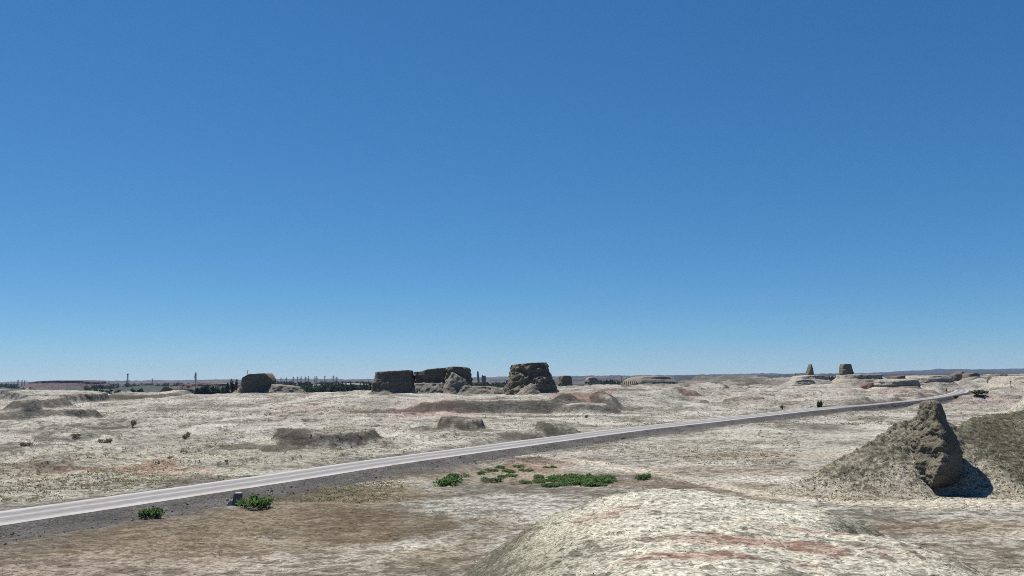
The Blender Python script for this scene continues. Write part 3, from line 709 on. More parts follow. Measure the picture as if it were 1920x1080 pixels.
# --- buttes on the plateau
def zbase(x, y): return float(H(np.array([x]), np.array([y]), False)[0])
D1 = 490
def butte_a():
    x0, z0 = wpx(476, D1), zbase(wpx(476, D1), D1)
    t = thing('butte', 'dark blocky butte with a small mast on its flat top', 'butte', (x0, D1 + 8, z0))
    def part(*a, **k):
        o = loft(*a, **k); o.matrix_parent_inverse = Matrix.Translation((-x0, -D1 - 8, -z0)); return o
    pl = [(wpx(447, D1), D1), (wpx(470, D1), D1 - 2.5), (wpx(507, D1), D1 + 2), (wpx(509, D1), D1 + 16), (wpx(480, D1), D1 + 22), (wpx(450, D1), D1 + 16)]
    part('wall', pl, z0 - 2.5, tops([(440, 716), (458, 706), (468, 701.5), (494, 700), (500, 706), (508, 717)], D1), [(0, 2.2), (0.3, 1.1), (0.6, 0.2), (0.8, -.3), (1, -.7)], M['cliff'], t, seg=.6, lev=34, rough=.55, nscale=4, ledge=.2, ledge_h=2.2, seed=1.2)
    part('talus', [(wpx(500, D1), D1 + 2), (wpx(520, D1), D1 - 1), (wpx(548, D1), D1), (wpx(560, D1), D1 + 10), (wpx(540, D1), D1 + 22), (wpx(500, D1), D1 + 20)], z0 - 2, tops([(500, 720), (515, 722), (548, 725), (562, 728)], D1), [(0, 6.0), (0.45, 2.6), (1, -1.0)], M['talus'], t, seg=.7, lev=20, rough=1.0, nscale=3.5, ledge=.1, seed=4.4, gully=1.0)
    part('talus', [(wpx(430, D1), D1 + 6), (wpx(447, D1), D1 + 2), (wpx(450, D1), D1 + 16), (wpx(425, D1), D1 + 18)], z0 - 2, tops([(420, 735), (445, 732)], D1), [(0, 5.0), (0.5, 2.0), (1, -1.0)], M['talus'], t, seg=.8, lev=12, rough=.8, nscale=3, ledge=.1, seed=5.4)
butte_a()

D2 = 455
def butte_b():
    xc = wpx(785, D2); z0 = zbase(xc, D2)
    t = thing('butte', 'long low butte of two stepped blocks left of the tall butte', 'butte', (xc, D2 + 12, z0))
    def part(*a, **k):
        o = loft(*a, **k); o.matrix_parent_inverse = Matrix.Translation((-xc, -D2 - 12, -z0)); return o
    def X(px): return wpx(px, D2)
    part('wall', [(X(696), D2 + 3), (X(722), D2 - 2), (X(768), D2 - 2), (X(772), D2 + 8), (X(768), D2 + 24), (X(700), D2 + 22)], z0 - 2.5, tops([(690, 702), (699, 697.5), (740, 695.5), (766, 694), (774, 697)], D2),
         [(0, 3.8), (.3, 1.8), (.62, 1.0), (.66, .1), (1, -1.0)], M['cliff'], t, seg=.6, lev=34, rough=.85, nscale=4.5, ledge=.4, ledge_h=1.8, seed=2.1)
    part('wall', [(X(764), D2 + 9), (X(800), D2 + 5), (X(838), D2 + 4), (X(842), D2 + 12), (X(838), D2 + 30), (X(766), D2 + 30)], z0 - 2.5, tops([(764, 697.5), (782, 697), (800, 692), (840, 688.5)], D2),
         [(0, 2.4), (.35, 1.6), (.55, 1.2), (.6, -.8), (.75, -1.0), (1, -1.4)], M['cliff'], t, seg=.6, lev=34, rough=.9, nscale=4, ledge=.4, ledge_h=1.8, seed=3.7)
    part('wall', [(X(832), D2 + 3), (X(846), D2 + 2), (X(876), D2 + 6), (X(882), D2 + 14), (X(876), D2 + 32), (X(834), D2 + 30)], z0 - 2.5, tops([(832, 689), (850, 687), (874, 688.5), (880, 694), (886, 706)], D2),
         [(0, 2.0), (.4, 1.0), (.7, .2), (1, -.9)], M['cliff'], t, seg=.6, lev=34, rough=1.0, nscale=4, ledge=.35, ledge_h=1.8, seed=6.1)
    part('talus', [(X(768), D2), (X(800), D2 - 2), (X(835), D2 - 2), (X(838), D2 + 12), (X(766), D2 + 12)], z0 - 2, tops([(766, 714), (776, 719), (800, 719.5), (820, 719), (840, 716)], D2), [(0, 5.0), (.5, 2.0), (1, -2.0)], M['talus'], t, seg=.7, lev=16, rough=.9, nscale=3, ledge=.1, seed=7.7, gully=.6)
    part('talus', [(X(840), D2 - 1), (X(862), D2 - 3), (X(880), D2 + 1), (X(884), D2 + 14), (X(838), D2 + 14)], z0 - 2, tops([(838, 702), (848, 698), (858, 703), (872, 712), (888, 722)], D2), [(0, 7.5), (.35, 4.0), (.7, 1.6), (1, -1.5)], M['talus'], t, seg=.7, lev=20, rough=.8, nscale=3, ledge=.1, seed=8.8, gully=.8)
    part('talus', [(X(696), D2 + 2), (X(730), D2 - 4), (X(752), D2 - 2), (X(750), D2 + 10), (X(700), D2 + 10)], z0 - 2, tops([(690, 728), (720, 724), (745, 725), (756, 731)], D2), [(0, 6.0), (.5, 2.5), (1, -1.5)], M['talus'], t, seg=.8, lev=14, rough=.7, nscale=3, ledge=.1, seed=9.9)
    # the saddle of scree running on towards the tall butte
    part('talus', [(X(862), D2 - 6), (X(900), D2 - 9), (X(936), D2 - 4), (X(940), D2 + 12), (X(866), D2 + 12)], z0 - 2, tops([(860, 722), (885, 724), (915, 725), (945, 727)], D2), [(0, 6.0), (.5, 2.6), (1, -1.5)], M['talus'], t, seg=.8, lev=14, rough=1.1, nscale=4, ledge=.1, seed=11.3, gully=1.0)
butte_b()

D3 = 440
def butte_c():
    xc = wpx(992, D3); z0 = zbase(xc, D3)
    t = thing('butte', 'tall flat topped butte with a rough face, the highest in the middle distance', 'butte', (xc, D3 + 10, z0))
    def part(*a, **k):
        o = loft(*a, **k); o.matrix_parent_inverse = Matrix.Translation((-xc, -D3 - 10, -z0)); return o
    def X(px): return wpx(px, D3)
    part('wall', [(X(962), D3 + 6), (X(978), D3 + 2), (X(1000), D3 - 1), (X(1025), D3 + 3), (X(1027), D3 + 14), (X(1018), D3 + 24), (X(966), D3 + 24)], z0 - 2.5, tops([(950, 687), (962, 683.5), (990, 681), (1026, 679), (1032, 680)], D3),
         [(0, 8.0), (.2, 6.2), (.4, 4.4), (.7, 2.0), (.93, .5), (1, .1)], M['cliff'], t, seg=.5, lev=46, rough=1.7, nscale=3.6, ledge=.12, ledge_h=1.6, seed=2.9, gully=.8)
    part('buttress', [(X(1000), D3 - 7), (X(1016), D3 - 8), (X(1042), D3 - 3), (X(1046), D3 + 9), (X(1000), D3 + 8)], z0 - 2.5, tops([(998, 712), (1010, 706), (1024, 708), (1034, 719), (1046, 736)], D3), [(0, 2.8), (.4, 1.6), (1, -.6)], M['cliff'], t, seg=.5, lev=24, rough=1.3, nscale=3, ledge=.3, seed=12.4)
    part('talus', [(X(968), D3 - 6), (X(990), D3 - 11), (X(1012), D3 - 9), (X(1012), D3 + 4), (X(970), D3 + 4)], z0 - 2, tops([(960, 738), (975, 731), (994, 719), (1004, 721), (1016, 731)], D3), [(0, 5.0), (.5, 2.0), (1, -1.5)], M['talus'], t, seg=.6, lev=18, rough=.5, nscale=3, ledge=.05, seed=13.1)
    part('talus', [(X(1020), D3 - 8), (X(1046), D3 - 6), (X(1052), D3 + 6), (X(1022), D3 + 6)], z0 - 2, tops([(1018, 731), (1035, 732), (1058, 738)], D3), [(0, 5.0), (.5, 2.0), (1, -1.0)], M['talus'], t, seg=.7, lev=12, rough=.6, nscale=3, ledge=.1, seed=14.1)
butte_c()

# --- far mesas, pinnacles and knobs: (name, label, category, depth, silhouette of the top, base py, mat, options)
def simple_rock(name, label, cat, depth, sil, prof, mat, thick, group=None, bury=3.0, parts=None, **k):
    xs = [p[0] for p in sil]; xl, xr = wpx(min(xs), depth), wpx(max(xs), depth); xc = (xl + xr) / 2; w_ = xr - xl
    z0 = zbase(xc, depth)
    t = thing(name, label, cat, (xc, depth + thick / 2, z0), group)
    def part(nm, sil, prof, mat, dd, thick, **k):
        xs = [p[0] for p in sil]; a, b = wpx(min(xs), dd), wpx(max(xs), dd); i = (b - a) * .12
        o = loft(nm, [(a, dd + thick * .35), (a + i * 1.6, dd), ((a + b) / 2, dd - thick * .08), (b - i * 1.4, dd), (b, dd + thick * .4), (b - i, dd + thick), (a + i, dd + thick)], z0 - bury, tops(sil, dd), prof, mat, t, **k)
        o.matrix_parent_inverse = Matrix.Translation((-xc, -depth - thick / 2, -z0)); return o
    part('wall', sil, prof, mat, depth, thick, **k)
    for p in parts or []: part(*p[:6], **p[6])
    return t
K = dict(seg=1.2, lev=26, rough=1.0, nscale=6, ledge=.6, ledge_h=2.4)
simple_rock('rock_pinnacle', 'thin spire shaped rock pinnacle on the far right skyline', 'rock pinnacle', 830, [(1515.5, 703), (1518, 695), (1520.3, 687), (1521.8, 682), (1523.2, 686), (1525.5, 696), (1529, 703)], [(0, 1.6), (.4, .6), (1, -.5)], M['cliff'], 9, seed=21,
            parts=[('pedestal', [(1489, 708), (1500, 705), (1530, 703), (1546, 705), (1552, 709)], [(0, 20), (.45, 9), (.72, 2.5), (1, 0)], M['mesa'], 822, 34, dict(K, seed=22)),
                   ('pedestal', [(1492, 714), (1505, 711.5), (1518, 711), (1528, 715)], [(0, 5), (.6, 2), (1, 0)], M['mesa'], 800, 14, dict(K, seed=22.5))], **dict(K, seg=.6, rough=.7, nscale=3))
simple_rock('rock_tower', 'blocky upright rock tower with flat top on the far right skyline', 'rock tower', 800, [(1580.5, 702), (1582, 690), (1584, 682.5), (1595, 682.5), (1598, 690), (1603, 699), (1606, 701)], [(0, 1.6), (.4, .6), (1, -.4)], M['cliff'], 14, seed=31,
            parts=[('pedestal', [(1577, 704), (1600, 702), (1630, 701.5), (1648, 701.5), (1655, 706)], [(0, 18), (.4, 8), (.68, 2.6), (.74, 1.6), (1, 0)], M['mesa'], 792, 40, dict(K, seed=32))], **dict(K, seg=.6, rough=.8, nscale=3))
simple_rock('mesa', 'pale mesa with dark overhanging cap and wide scree skirt near the road bend', 'mesa', 560, [(1668, 713), (1690, 711.5), (1712, 710.5), (1724, 711), (1728, 717)], [(0, 16), (.5, 6), (.66, 1.2), (.72, 2.4), (.92, 2.2), (1, .6)], M['mesa'], 30, seed=41,
            parts=[('talus', [(1660, 733), (1690, 726), (1715, 724), (1732, 730), (1742, 737)], [(0, 14), (.4, 6), (1, 0)], M['talus'], 550, 34, dict(K, seed=42, ledge=.1)), ('cap', [(1690, 707), (1700, 705), (1712, 704.5), (1715, 708)], [(0, 1), (1, 0)], M['cliff'], 568, 14, dict(K, seed=43))], **K)
simple_rock('mesa', 'layered mesa with dark strata ending in a steep slope above the road bend', 'mesa', 640, [(1722, 710), (1745, 705.5), (1770, 704), (1788, 704.5), (1796, 709)], [(0, 22), (.3, 12), (.5, 6), (.68, 2.6), (.74, 3.2), (1, 0)], M['mesa'], 60, seed=51,
            parts=[('cap', [(1766, 705), (1776, 703.5), (1788, 704), (1793, 710)], [(0, 3), (.5, 1), (1, -.3)], M['cliff'], 636, 26, dict(K, seed=52, ledge=.9))], **dict(K, ledge=1.0))
simple_rock('boulder', 'low reddish rock knob left of the capped mesa', 'rock', 640, [(1622, 722), (1630, 718.5), (1642, 718), (1646, 716), (1650, 717), (1655, 724)], [(0, 4), (.5, 1.5), (1, 0)], M['redmesa'], 14, seed=61, **dict(K, seg=.8))
simple_rock('boulder', 'small dark rock knob with a raised head in front of the blue ridge', 'rock', 950, [(1791, 705), (1795, 701.5), (1802, 699.5), (1804, 696.5), (1807, 697), (1809, 701), (1813, 705)], [(0, 2), (.5, 1), (1, -.3)], M['cliff'], 16, seed=71, **dict(K, seg=.8))
simple_rock('boulder', 'rounded grey rock knob over a greenish slope in front of the blue ridge', 'rock', 900, [(1815, 705), (1820, 701), (1828, 699), (1834, 699.5), (1838, 703), (1841, 706)], [(0, 3), (.5, 1), (1, -.3)], M['cliff'], 18, seed=81,
            parts=[('talus', [(1815, 713), (1828, 706), (1838, 707), (1852, 712), (1862, 717)], [(0, 8), (.4, 4), (1, 0)], M['talus'], 892, 24, dict(K, seed=82, ledge=.1))], **dict(K, seg=.8))
simple_rock('boulder', 'big rounded boulder shaped rock with dark fluted side near the right edge', 'rock', 700, [(1866, 711), (1870, 704), (1876, 702), (1886, 701.5), (1896, 705), (1900, 711)], [(0, 0.4), (.3, 1.2), (.7, .7), (1, -.6)], M['cliff'], 16, seed=91, **dict(K, seg=.7, gully=1.2, nscale=4))
simple_rock('mesa', 'pale low mesa cut off by the right edge of the picture', 'mesa', 620, [(1900, 714), (1912, 708), (1930, 705), (1960, 706), (1975, 714)], [(0, 18), (.5, 7), (1, 0)], M['mesa'], 40, seed=95, **K)
simple_rock('butte', 'small flat topped butte just right of the tall butte on the skyline', 'butte', 900, [(1048, 708), (1050, 705), (1070, 704.5), (1074, 709)], [(0, 6), (.35, 3), (.5, 1.2), (1, 0)], M['cliff'], 30, seed=101, bury=4, **K)
simple_rock('boulder', 'rounded pale knoll on the skyline right of the small far butte', 'knoll', 900, [(1098, 715), (1104, 709), (1112, 707), (1120, 710), (1128, 716)], [(0, 5), (.5, 2), (1, 0)], M['talus'], 30, seed=111, bury=5, **K)
simple_rock('mesa', 'broad pale mesa on the skyline behind the row of timber frames', 'mesa', 1150, [(1180, 715), (1195, 709.5), (1215, 705.5), (1235, 705), (1256, 708), (1275, 712)], [(0, 36), (.4, 18), (.65, 8), (.7, 8.5), (1, 0)], M['talus'], 110, seed=121, **dict(K, seg=2, nscale=10, ledge=1.4))
simple_rock('mesa', 'dark red mesa with eroded gullies on the far left skyline', 'mesa', 1900, [(30, 721), (48, 716.5), (80, 714.5), (105, 713.3), (140, 714), (155, 718)], [(0, 60), (.35, 30), (.65, 12), (.8, 3), (1, 0)], M['farred'], 160, seed=131, bury=8, gully=5, **dict(K, seg=2.6, nscale=14, ledge=.6))
simple_rock('mesa', 'low dark flat mesa above the green field at the left edge', 'mesa', 1150, [(-30, 733), (-10, 730), (30, 729), (62, 732), (68, 736)], [(0, 6), (.5, 2), (1, 0)], M['cliff'], 60, seed=141, bury=6, **dict(K, seg=1.6))
simple_rock('boulder', 'dark brown boulder like knoll at the edge of the green field', 'knoll', 640, [(296, 738), (300, 729), (307, 725.5), (316, 725.5), (322, 731), (326, 738)], [(0, 2.5), (.5, 1.2), (1, -.3)], M['cliff'], 16, seed=151, bury=6, **K)
simple_rock('mesa', 'low pale mesa row under the skyline between mast and dark butte', 'mesa', 1500, [(320, 724), (340, 720.5), (380, 718.5), (415, 719.5), (440, 722)], [(0, 14), (.5, 5), (1, 0)], M['redmesa'], 80, seed=161, bury=10, gully=4, **dict(K, seg=2.2, nscale=9))
simple_rock('mesa', 'low pale ridge rising behind the scree of the dark butte', 'mesa', 900, [(560, 726), (590, 721.5), (640, 719.5), (680, 721), (700, 725)], [(0, 10), (.5, 4), (1, 0)], M['mesa'], 60, seed=171, bury=12, **dict(K, seg=1.8, nscale=8))

# ------------------------------------------------------------------ far ridge, field
def ridge():
    n, D = 420, 7600
    px = np.linspace(1180, 2500, n); py = np.interp(px, [1180, 1300, 1450, 1520, 1600, 1700, 1760, 1850, 1920, 2100, 2300, 2500], [709, 706, 703.5, 702, 701, 695.5, 692, 692.5, 690.5, 686, 690, 700])
    py = py + 1.6 * fbm2(px / 38, px * 0 + 3, 4)
    rows = []
    for f, dd in ((0, 0.0), (0.25, 0.02), (0.5, 0.05), (0.75, 0.085), (1, 0.12), (0.6, 0.17), (0, 0.24)):
        xs, zs = [], []
        for a, b in zip(px, py):
            X, Z = atd(a, b, D * 1.12); base = -30
            xs.append(X / 1.12 * (1 + dd)); zs.append(base + f * (Z - base))
        xs = np.array(xs); zs = np.array(zs) + (18 * fbm2(xs / 260, xs * 0 + dd * 60, 4) if 0 < f < 1 else 0)
        rows.append(np.column_stack([xs, np.full(n, D * (1 + dd)) + (260 * fbm2(xs / 420 + 3, xs * 0 + dd * 30, 3) if dd not in (0.12,) else 0), zs]))
    o = mesh_obj('hills', np.vstack(rows), grid_faces(len(rows), n), M['ridge'], None, smooth=True)
    tag(o, 'long dark blue ridge on the right horizon', kind='structure')
ridge()

def field():
    pts = [(0, 748), (60, 750), (130, 752), (220, 752), (300, 750), (350, 744), (345, 737), (250, 735.5), (140, 735.5), (70, 737), (20, 742)]
    zf = -10.0; P = resample(np.array([flat(a, b, zf) for a, b in pts]), 90); cen = P.mean(0); rings = []
    for s_ in (1, .8, .6, .4, .2): rings.append(cen + (P - cen) * s_)
    R = np.vstack(rings + [cen[None]]); z = H(R[:, 0], R[:, 1]) + 0.5
    Fc = [tuple(f) for f in grid_faces(5, 90, True)] + [(360 + i, 360 + (i + 1) % 90, 450) for i in range(90)]
    tag(mesh_obj('field', np.column_stack([R, z]), Fc, M['field'], None, smooth=True), 'dark green crop field in the valley at far left', kind='structure')
field()

# ------------------------------------------------------------------ plants
def leaf_cloud(n, size, blobs, rs, up=0.5):
    """n little leaf blades through the volume of several squashed blobs (x, y, z, rx, ry, rz)"""
    V, Fc = [], []
    for i in range(n):
        b = blobs[rs.integers(len(blobs))]
        d = rs.normal(size=3); d /= np.linalg.norm(d); r = rs.random() ** 0.45
        c = np.array(b[:3]) + d * r * np.array(b[3:6]); c[2] = max(c[2], 0.02)
        a = rs.normal(size=3); a[2] = abs(a[2]) + up; a /= np.linalg.norm(a)
        t = np.cross(a, rs.normal(size=3)); t /= np.linalg.norm(t) + 1e-6
        L = size * rs.uniform(0.6, 1.5); w_ = size * rs.uniform(0.22, 0.42); k = len(V)
        V += [c - t * w_ * .6, c + t * w_ * .6, c + a * L * .55 + t * w_, c + a * L, c + a * L * .55 - t * w_]
        Fc += [(k, k + 1, k + 2, k + 3, k + 4)]
    return np.array(V), Fc

def stems_mesh(n, R, h, rs, r=0.02):
    m = MB()
    for i in range(n):
        a = rs.uniform(0, 6.28); q = R * rs.uniform(.2, .9); m.bar((0, 0, -0.1), (q * math.cos(a), q * math.sin(a), h * rs.uniform(.5, .95)), r, r * .4, 4)
    return m

def shrub_proto(seed, R, h, n, size, mat, nst=9, blobs_n=7):
    rs = np.random.default_rng(seed); bl = []
    for i in range(blobs_n):
        a = rs.uniform(0, 6.28); q = R * math.sqrt(rs.random()) * .72; rr = R * rs.uniform(.28, .5)
        bl.append((q * math.cos(a), q * math.sin(a), h * rs.uniform(.3, .55), rr, rr, h * rs.uniform(.3, .5)))
    V, Fc = leaf_cloud(n, size, bl, rs)
    f = mesh_obj('foliage', V, Fc, mat); s_ = stems_mesh(nst, R * .8, h, rs).obj('stem', M['bark'])
    fm, sm = f.data, s_.data; bpy.data.objects.remove(f); bpy.data.objects.remove(s_)
    return fm, sm

def put_plant(name, label, cat, proto, loc, scale=(1, 1, 1), rz=0.0, group=None):
    t = thing(name, label, cat, loc, group, rz); t.scale = scale
    for nm, me in zip(('foliage', 'stem'), proto):
        o = bpy.data.objects.new(nm, me); COL.objects.link(o); o.parent = t
    return t

SHRUB = [shrub_proto(11 + i, 1.6, 1.0, 620, 0.26, M['leaf']) for i in range(4)]
SHRUBG = [shrub_proto(31 + i, 1.6, 1.0, 560, 0.24, M['leaf_grey']) for i in range(2)]
DRY = [shrub_proto(51 + i, 1.5, 0.9, 240, 0.26, M['twig'], 40, 7) for i in range(4)]
OLV = [shrub_proto(71 + i, 1.4, 1.4, 520, 0.30, M['olive'], 10, 7) for i in range(3)]

def sz(px_w, py_h, y): return px_w * y / FPX / 3.0, py_h * y / FPX / 1.15
def shrub_at(label, px, py, wpx_, hpx_, protos, k, cat='shrub', name='shrub', group=None):
    x, y, z = hit(px, py); a, b = sz(wpx_, hpx_ * (0.72 if group == GP else 1.0), y)
    return put_plant(name, label, cat, protos[k % len(protos)], (x, y, z - 0.03), (a, a * random.uniform(.8, 1.2), b), random.uniform(0, 6.28), group)

ORD = ['first', 'second', 'third', 'fourth', 'fifth', 'sixth', 'seventh', 'eighth', 'ninth', 'tenth', 'eleventh', 'twelfth']
GP = 'green shrubs in the hollow beside the road'
# roadside
shrub_at('dark green shrub below the road embankment at lower left', 284, 972, 52, 22, SHRUB, 0)
shrub_at('low bright green shrub beside the grey concrete block', 478, 952, 64, 23, SHRUB, 1)
# the green patch: countable shrubs, by where they grow
shrub_at('big rounded green shrub at the left end of the green patch', 848, 908, 66, 22, SHRUB, 2, group=GP)
shrub_at('grey green shrub behind the big rounded shrub at the left end', 858, 896, 44, 14, SHRUBG, 0, group=GP)
shrub_at('grey green shrub at the front middle of the green patch', 922, 903, 46, 13, SHRUBG, 1, group=GP)
for (px, py, w_, h_) in [(1010, 906, 30, 10), (1032, 912, 36, 12), (1045, 900, 40, 13), (1072, 908, 48, 15), (1095, 899, 50, 15), (1100, 911, 44, 14), (1125, 905, 46, 14), (1140, 898, 30, 10), (1065, 895, 40, 11), (1010, 896, 28, 8), (985, 908, 24, 9), (1055, 905, 44, 9), (1085, 904, 50, 10), (1112, 901, 48, 10), (1030, 903, 40, 8), (1120, 911, 40, 9), (1050, 911, 40, 8), (1145, 903, 26, 7)]:
    shrub_at('low bright green shrub in the dense right half of the green patch', px, py, w_, h_, SHRUB, random.randrange(4), group=GP)
for i, (px, py, w_, h_) in enumerate([(905, 890, 26, 8), (920, 884, 30, 8), (938, 878, 26, 8), (942, 896, 24, 8), (952, 886, 32, 9), (962, 894, 30, 9), (973, 876, 24, 7), (986, 884, 28, 8), (1032, 878, 30, 7)]):
    shrub_at(ORD[i] + ' small green shrub from the left in the scattered back of the green patch', px, py, w_, h_, SHRUB, random.randrange(4), group=GP)
shrub_at('lone dark green shrub right of the green patch', 1205, 899, 34, 11, SHRUB, 3)
shrub_at('tall narrow dark olive bush standing against the far road', 1538, 769, 14, 15, OLV, 0, 'bush', 'bush')
shrub_at('low dark bush at the foot of the narrow bush by the far road', 1546, 770, 13, 7, OLV, 1, 'bush', 'bush')
shrub_at('round brown bush on the verge of the far road', 1467, 768, 11, 10, DRY, 0, 'bush', 'bush')
shrub_at('long low dark hedge of bushes beside the road bend', 1832, 742, 40, 7, OLV, 2, 'bush', 'bush')
shrub_at('small dark bush below the hedge at the road bend', 1792, 748, 13, 5, OLV, 1, 'bush', 'bush')
DR = 'dry grey bushes on the pale plain left of the road'
for (lab, px, py, w_, h_, k) in [('tall thin dry bush on the pale plain at far left', 249, 802, 14, 16, 0), ('wide dry grey bush on the pale slope left of the road', 197, 831, 30, 12, 1),
        ('spiky dry bush standing right of the wide grey bush', 347, 825, 16, 12, 2), ('small upright dry bush just behind the spiky one', 354, 817, 9, 10, 3),
        ('rounded dry bush low at the left edge of the plain', 48, 838, 26, 10, 1), ('dry bush on the slope edge under the dark left bank', 140, 822, 24, 9, 0),
        ('small round dark bush alone in the open plain', 318, 860, 9, 6, 2), ('smallest dark bush on the open plain nearer the road', 424, 871, 8, 6, 3),
        ('low dry bush behind the small cliff near the road', 1100, 783, 8, 6, 0), ('dry bush with a forked top beyond the small cliff by the road', 1099, 784, 6, 5, 1)]:
    shrub_at(lab, px, py, w_, h_, DRY, k, 'dry bush', 'dry_bush', DR)

# scattered tufts of dry scrub that nobody could count
def scrub():
    rs = np.random.default_rng(99); P = []
    def scatter(n, px0, px1, py0, py1, zf=None):
        px = rs.uniform(px0, px1, n * 3); py = rs.uniform(py0, py1, n * 3)
        v = F_[None] + R_[None] * ((px - CX) / FPX)[:, None] - U_[None] * ((py - CY) / FPX)[:, None]
        t = -CAMH / v[:, 2]; x, y = v[:, 0] * t, v[:, 1] * t
        w_ = fbm2(x / 24 + 4, y / 24, 3) + 0.6 * fbm2(x / 6, y / 6, 2)
        k = np.nonzero((w_ > rs.uniform(-0.5, 0.55, n * 3)) & (poly_dist(x, y, road_pts[::3]) > 6.2))[0][:n]
        return x[k], y[k]
    for (n, a, b, c, d, smin, smax) in [(11000, -60, 760, 775, 940, .16, .50), (5000, 600, 1500, 760, 870, .18, .55), (4600, 900, 1980, 735, 800, .3, .9), (6000, -60, 700, 745, 790, .3, .9),
                                        (9000, -60, 1000, 890, 1085, .06, .20), (6500, 1100, 1950, 820, 960, .08, .26), (3600, 1500, 1980, 950, 1085, .05, .17), (2600, -40, 1980, 722, 750, .5, 1.4)]:
        x, y = scatter(n, a, b, c, d); z = H(x, y)
        P.append(np.column_stack([x, y, z, rs.uniform(smin, smax, len(x)) * rs.uniform(.6, 1.2, len(x))]))
    # on the near mound and on the hill
    x = rs.uniform(-6, 30, 9000); y = rs.uniform(27, 60, 9000); z = mound_full(x, y); k = (z > .3) & (fbm3(x * .8, y * .8, z * 3.2, 3, .6) > -0.05 + .2 * sstep(4.6, 6, z)); k &= rs.random(9000) < 0.55
    P.append(np.column_stack([x, y, z, rs.uniform(.025, .085, len(x))])[k])
    x = rs.uniform(HX[0], 72, 9000); y = rs.uniform(92, 113, 9000); z = hill_full(x, y); k = (z > .3) & (rs.random(9000) < np.where(x > HX[9], .9, .25))
    P.append(np.column_stack([x, y, z, rs.uniform(.06, .22, len(x))])[k])
    P = np.vstack(P); n = len(P); m = 6
    a = rs.uniform(0, 6.28, (n, m)); lean = rs.uniform(.25, 1.0, (n, m)); s_ = P[:, 3:4]; wd = rs.uniform(.16, .30, (n, m)) * s_
    bx = P[:, 0:1] + rs.normal(size=(n, m)) * .5 * s_; by = P[:, 1:2] + rs.normal(size=(n, m)) * .4 * s_; bz = np.repeat(P[:, 2:3] - 0.02, m, 1)
    h = s_ * rs.uniform(.16, .5, (n, m)); tx = bx + np.cos(a) * lean * s_ * .8; ty = by + np.sin(a) * lean * s_ * .8; tz = bz + h
    V = np.stack([np.stack([bx - np.sin(a) * wd, by + np.cos(a) * wd, bz], -1), np.stack([bx + np.sin(a) * wd, by - np.cos(a) * wd, bz], -1), np.stack([tx, ty, tz], -1)], 2).reshape(-1, 3)
    o = mesh_obj('scrub', V, np.arange(len(V)).reshape(-1, 3), M['tuft'])
    tag(o, 'dry scrub tufts scattered over the desert plain', 'scrub', kind='stuff')
scrub()

# loose stones on the embankment, at the foot of the rock and on the plain
def stones():
    rs = np.random.default_rng(5); P = []
    pts = road_pts; i = rs.integers(0, len(pts) - 1, 5200); w_ = rs.random(5200); L = np.hypot(pts[i, 0], pts[i, 1]); k = L < 420; i, w_ = i[k], w_[k]
    p = pts[i] + (pts[i + 1] - pts[i]) * w_[:, None]; t = pts[i + 1] - pts[i]; t /= np.linalg.norm(t, axis=1)[:, None]
    side = np.where(rs.random(len(i)) < .7, 1, -1); o = rs.uniform(5.0, 9.6, len(i)) ** 1.0; q = p + np.stack([t[:, 1], -t[:, 0]], 1) * (o * side)[:, None]
    z = np.maximum(H(q[:, 0], q[:, 1]), np.interp(o, [4.6, 4.9, 5.6, 6.4, 7.2, 8.2, 9.2], [.77, .74, .48, .25, .12, .05, -.2]))
    P.append(np.column_stack([q, z, rs.uniform(.05, .22, len(i))]))
    x = rs.uniform(HX[1], 62, 1500); y = rs.uniform(91, 100, 1500); z = np.maximum(hill_full(x, y), H(x, y)); P.append(np.column_stack([x, y, z, rs.uniform(.03, .17, 1500) * rs.uniform(.4, 1, 1500)]))
    x = rs.uniform(-8, 32, 2500); y = rs.uniform(27, 58, 2500); z = np.maximum(mound_full(x, y), H(x, y)); P.append(np.column_stack([x, y, z, rs.uniform(.012, .05, 2500)]))
    P = np.vstack(P); n = len(P)
    base = np.array([(1, 0, 0), (-.5, .8, 0), (-.6, -.8, 0), (.35, .1, .85), (-.35, .25, .7), (0, -.45, .75)])
    Fb = np.array([(0, 1, 3), (1, 4, 3), (1, 2, 4), (2, 5, 4), (2, 0, 5), (0, 3, 5), (3, 4, 5)])
    a = rs.uniform(0, 6.28, n); c, s_ = np.cos(a), np.sin(a); jit = rs.normal(size=(n, 6, 3)) * .22 + base[None]
    jx = jit[..., 0] * c[:, None] - jit[..., 1] * s_[:, None]; jy = jit[..., 0] * s_[:, None] + jit[..., 1] * c[:, None]
    V = np.stack([P[:, 0:1] + jx * P[:, 3:4], P[:, 1:2] + jy * P[:, 3:4], P[:, 2:3] + jit[..., 2] * P[:, 3:4] * .8], -1).reshape(-1, 3)
    Fc = (Fb[None] + (np.arange(n) * 6)[:, None, None]).reshape(-1, 3)
    tag(mesh_obj('stones', V, Fc, M['stone'], None), 'loose stones strewn over the embankment and the slopes', 'stones', kind='stuff')
M['stone'] = leaf_mat('loose_stone', (0.07, 0.064, 0.055), (0.26, 0.245, 0.21))
stones()

# ------------------------------------------------------------------ built things
def marker():
    x, y, z = hit(444, 948); t = thing('concrete_block', 'grey tapered concrete block with pale top beside the roadside shrub', 'concrete block', (x, y, z))
    m = MB(); m.box((0, 0, .58), (.95, .9, 1.3), .78, .12); m.obj('body', M['darkstone'], t)
    m = MB(); m.box((.125, 0, 1.27), (.80, .76, .10), .9); m.obj('cap', M['concrete'], t)
    m = MB(); m.box((-.72, .1, .22), (.8, .7, .55), .45, .2); m.obj('footing', M['concrete'], t)
marker()

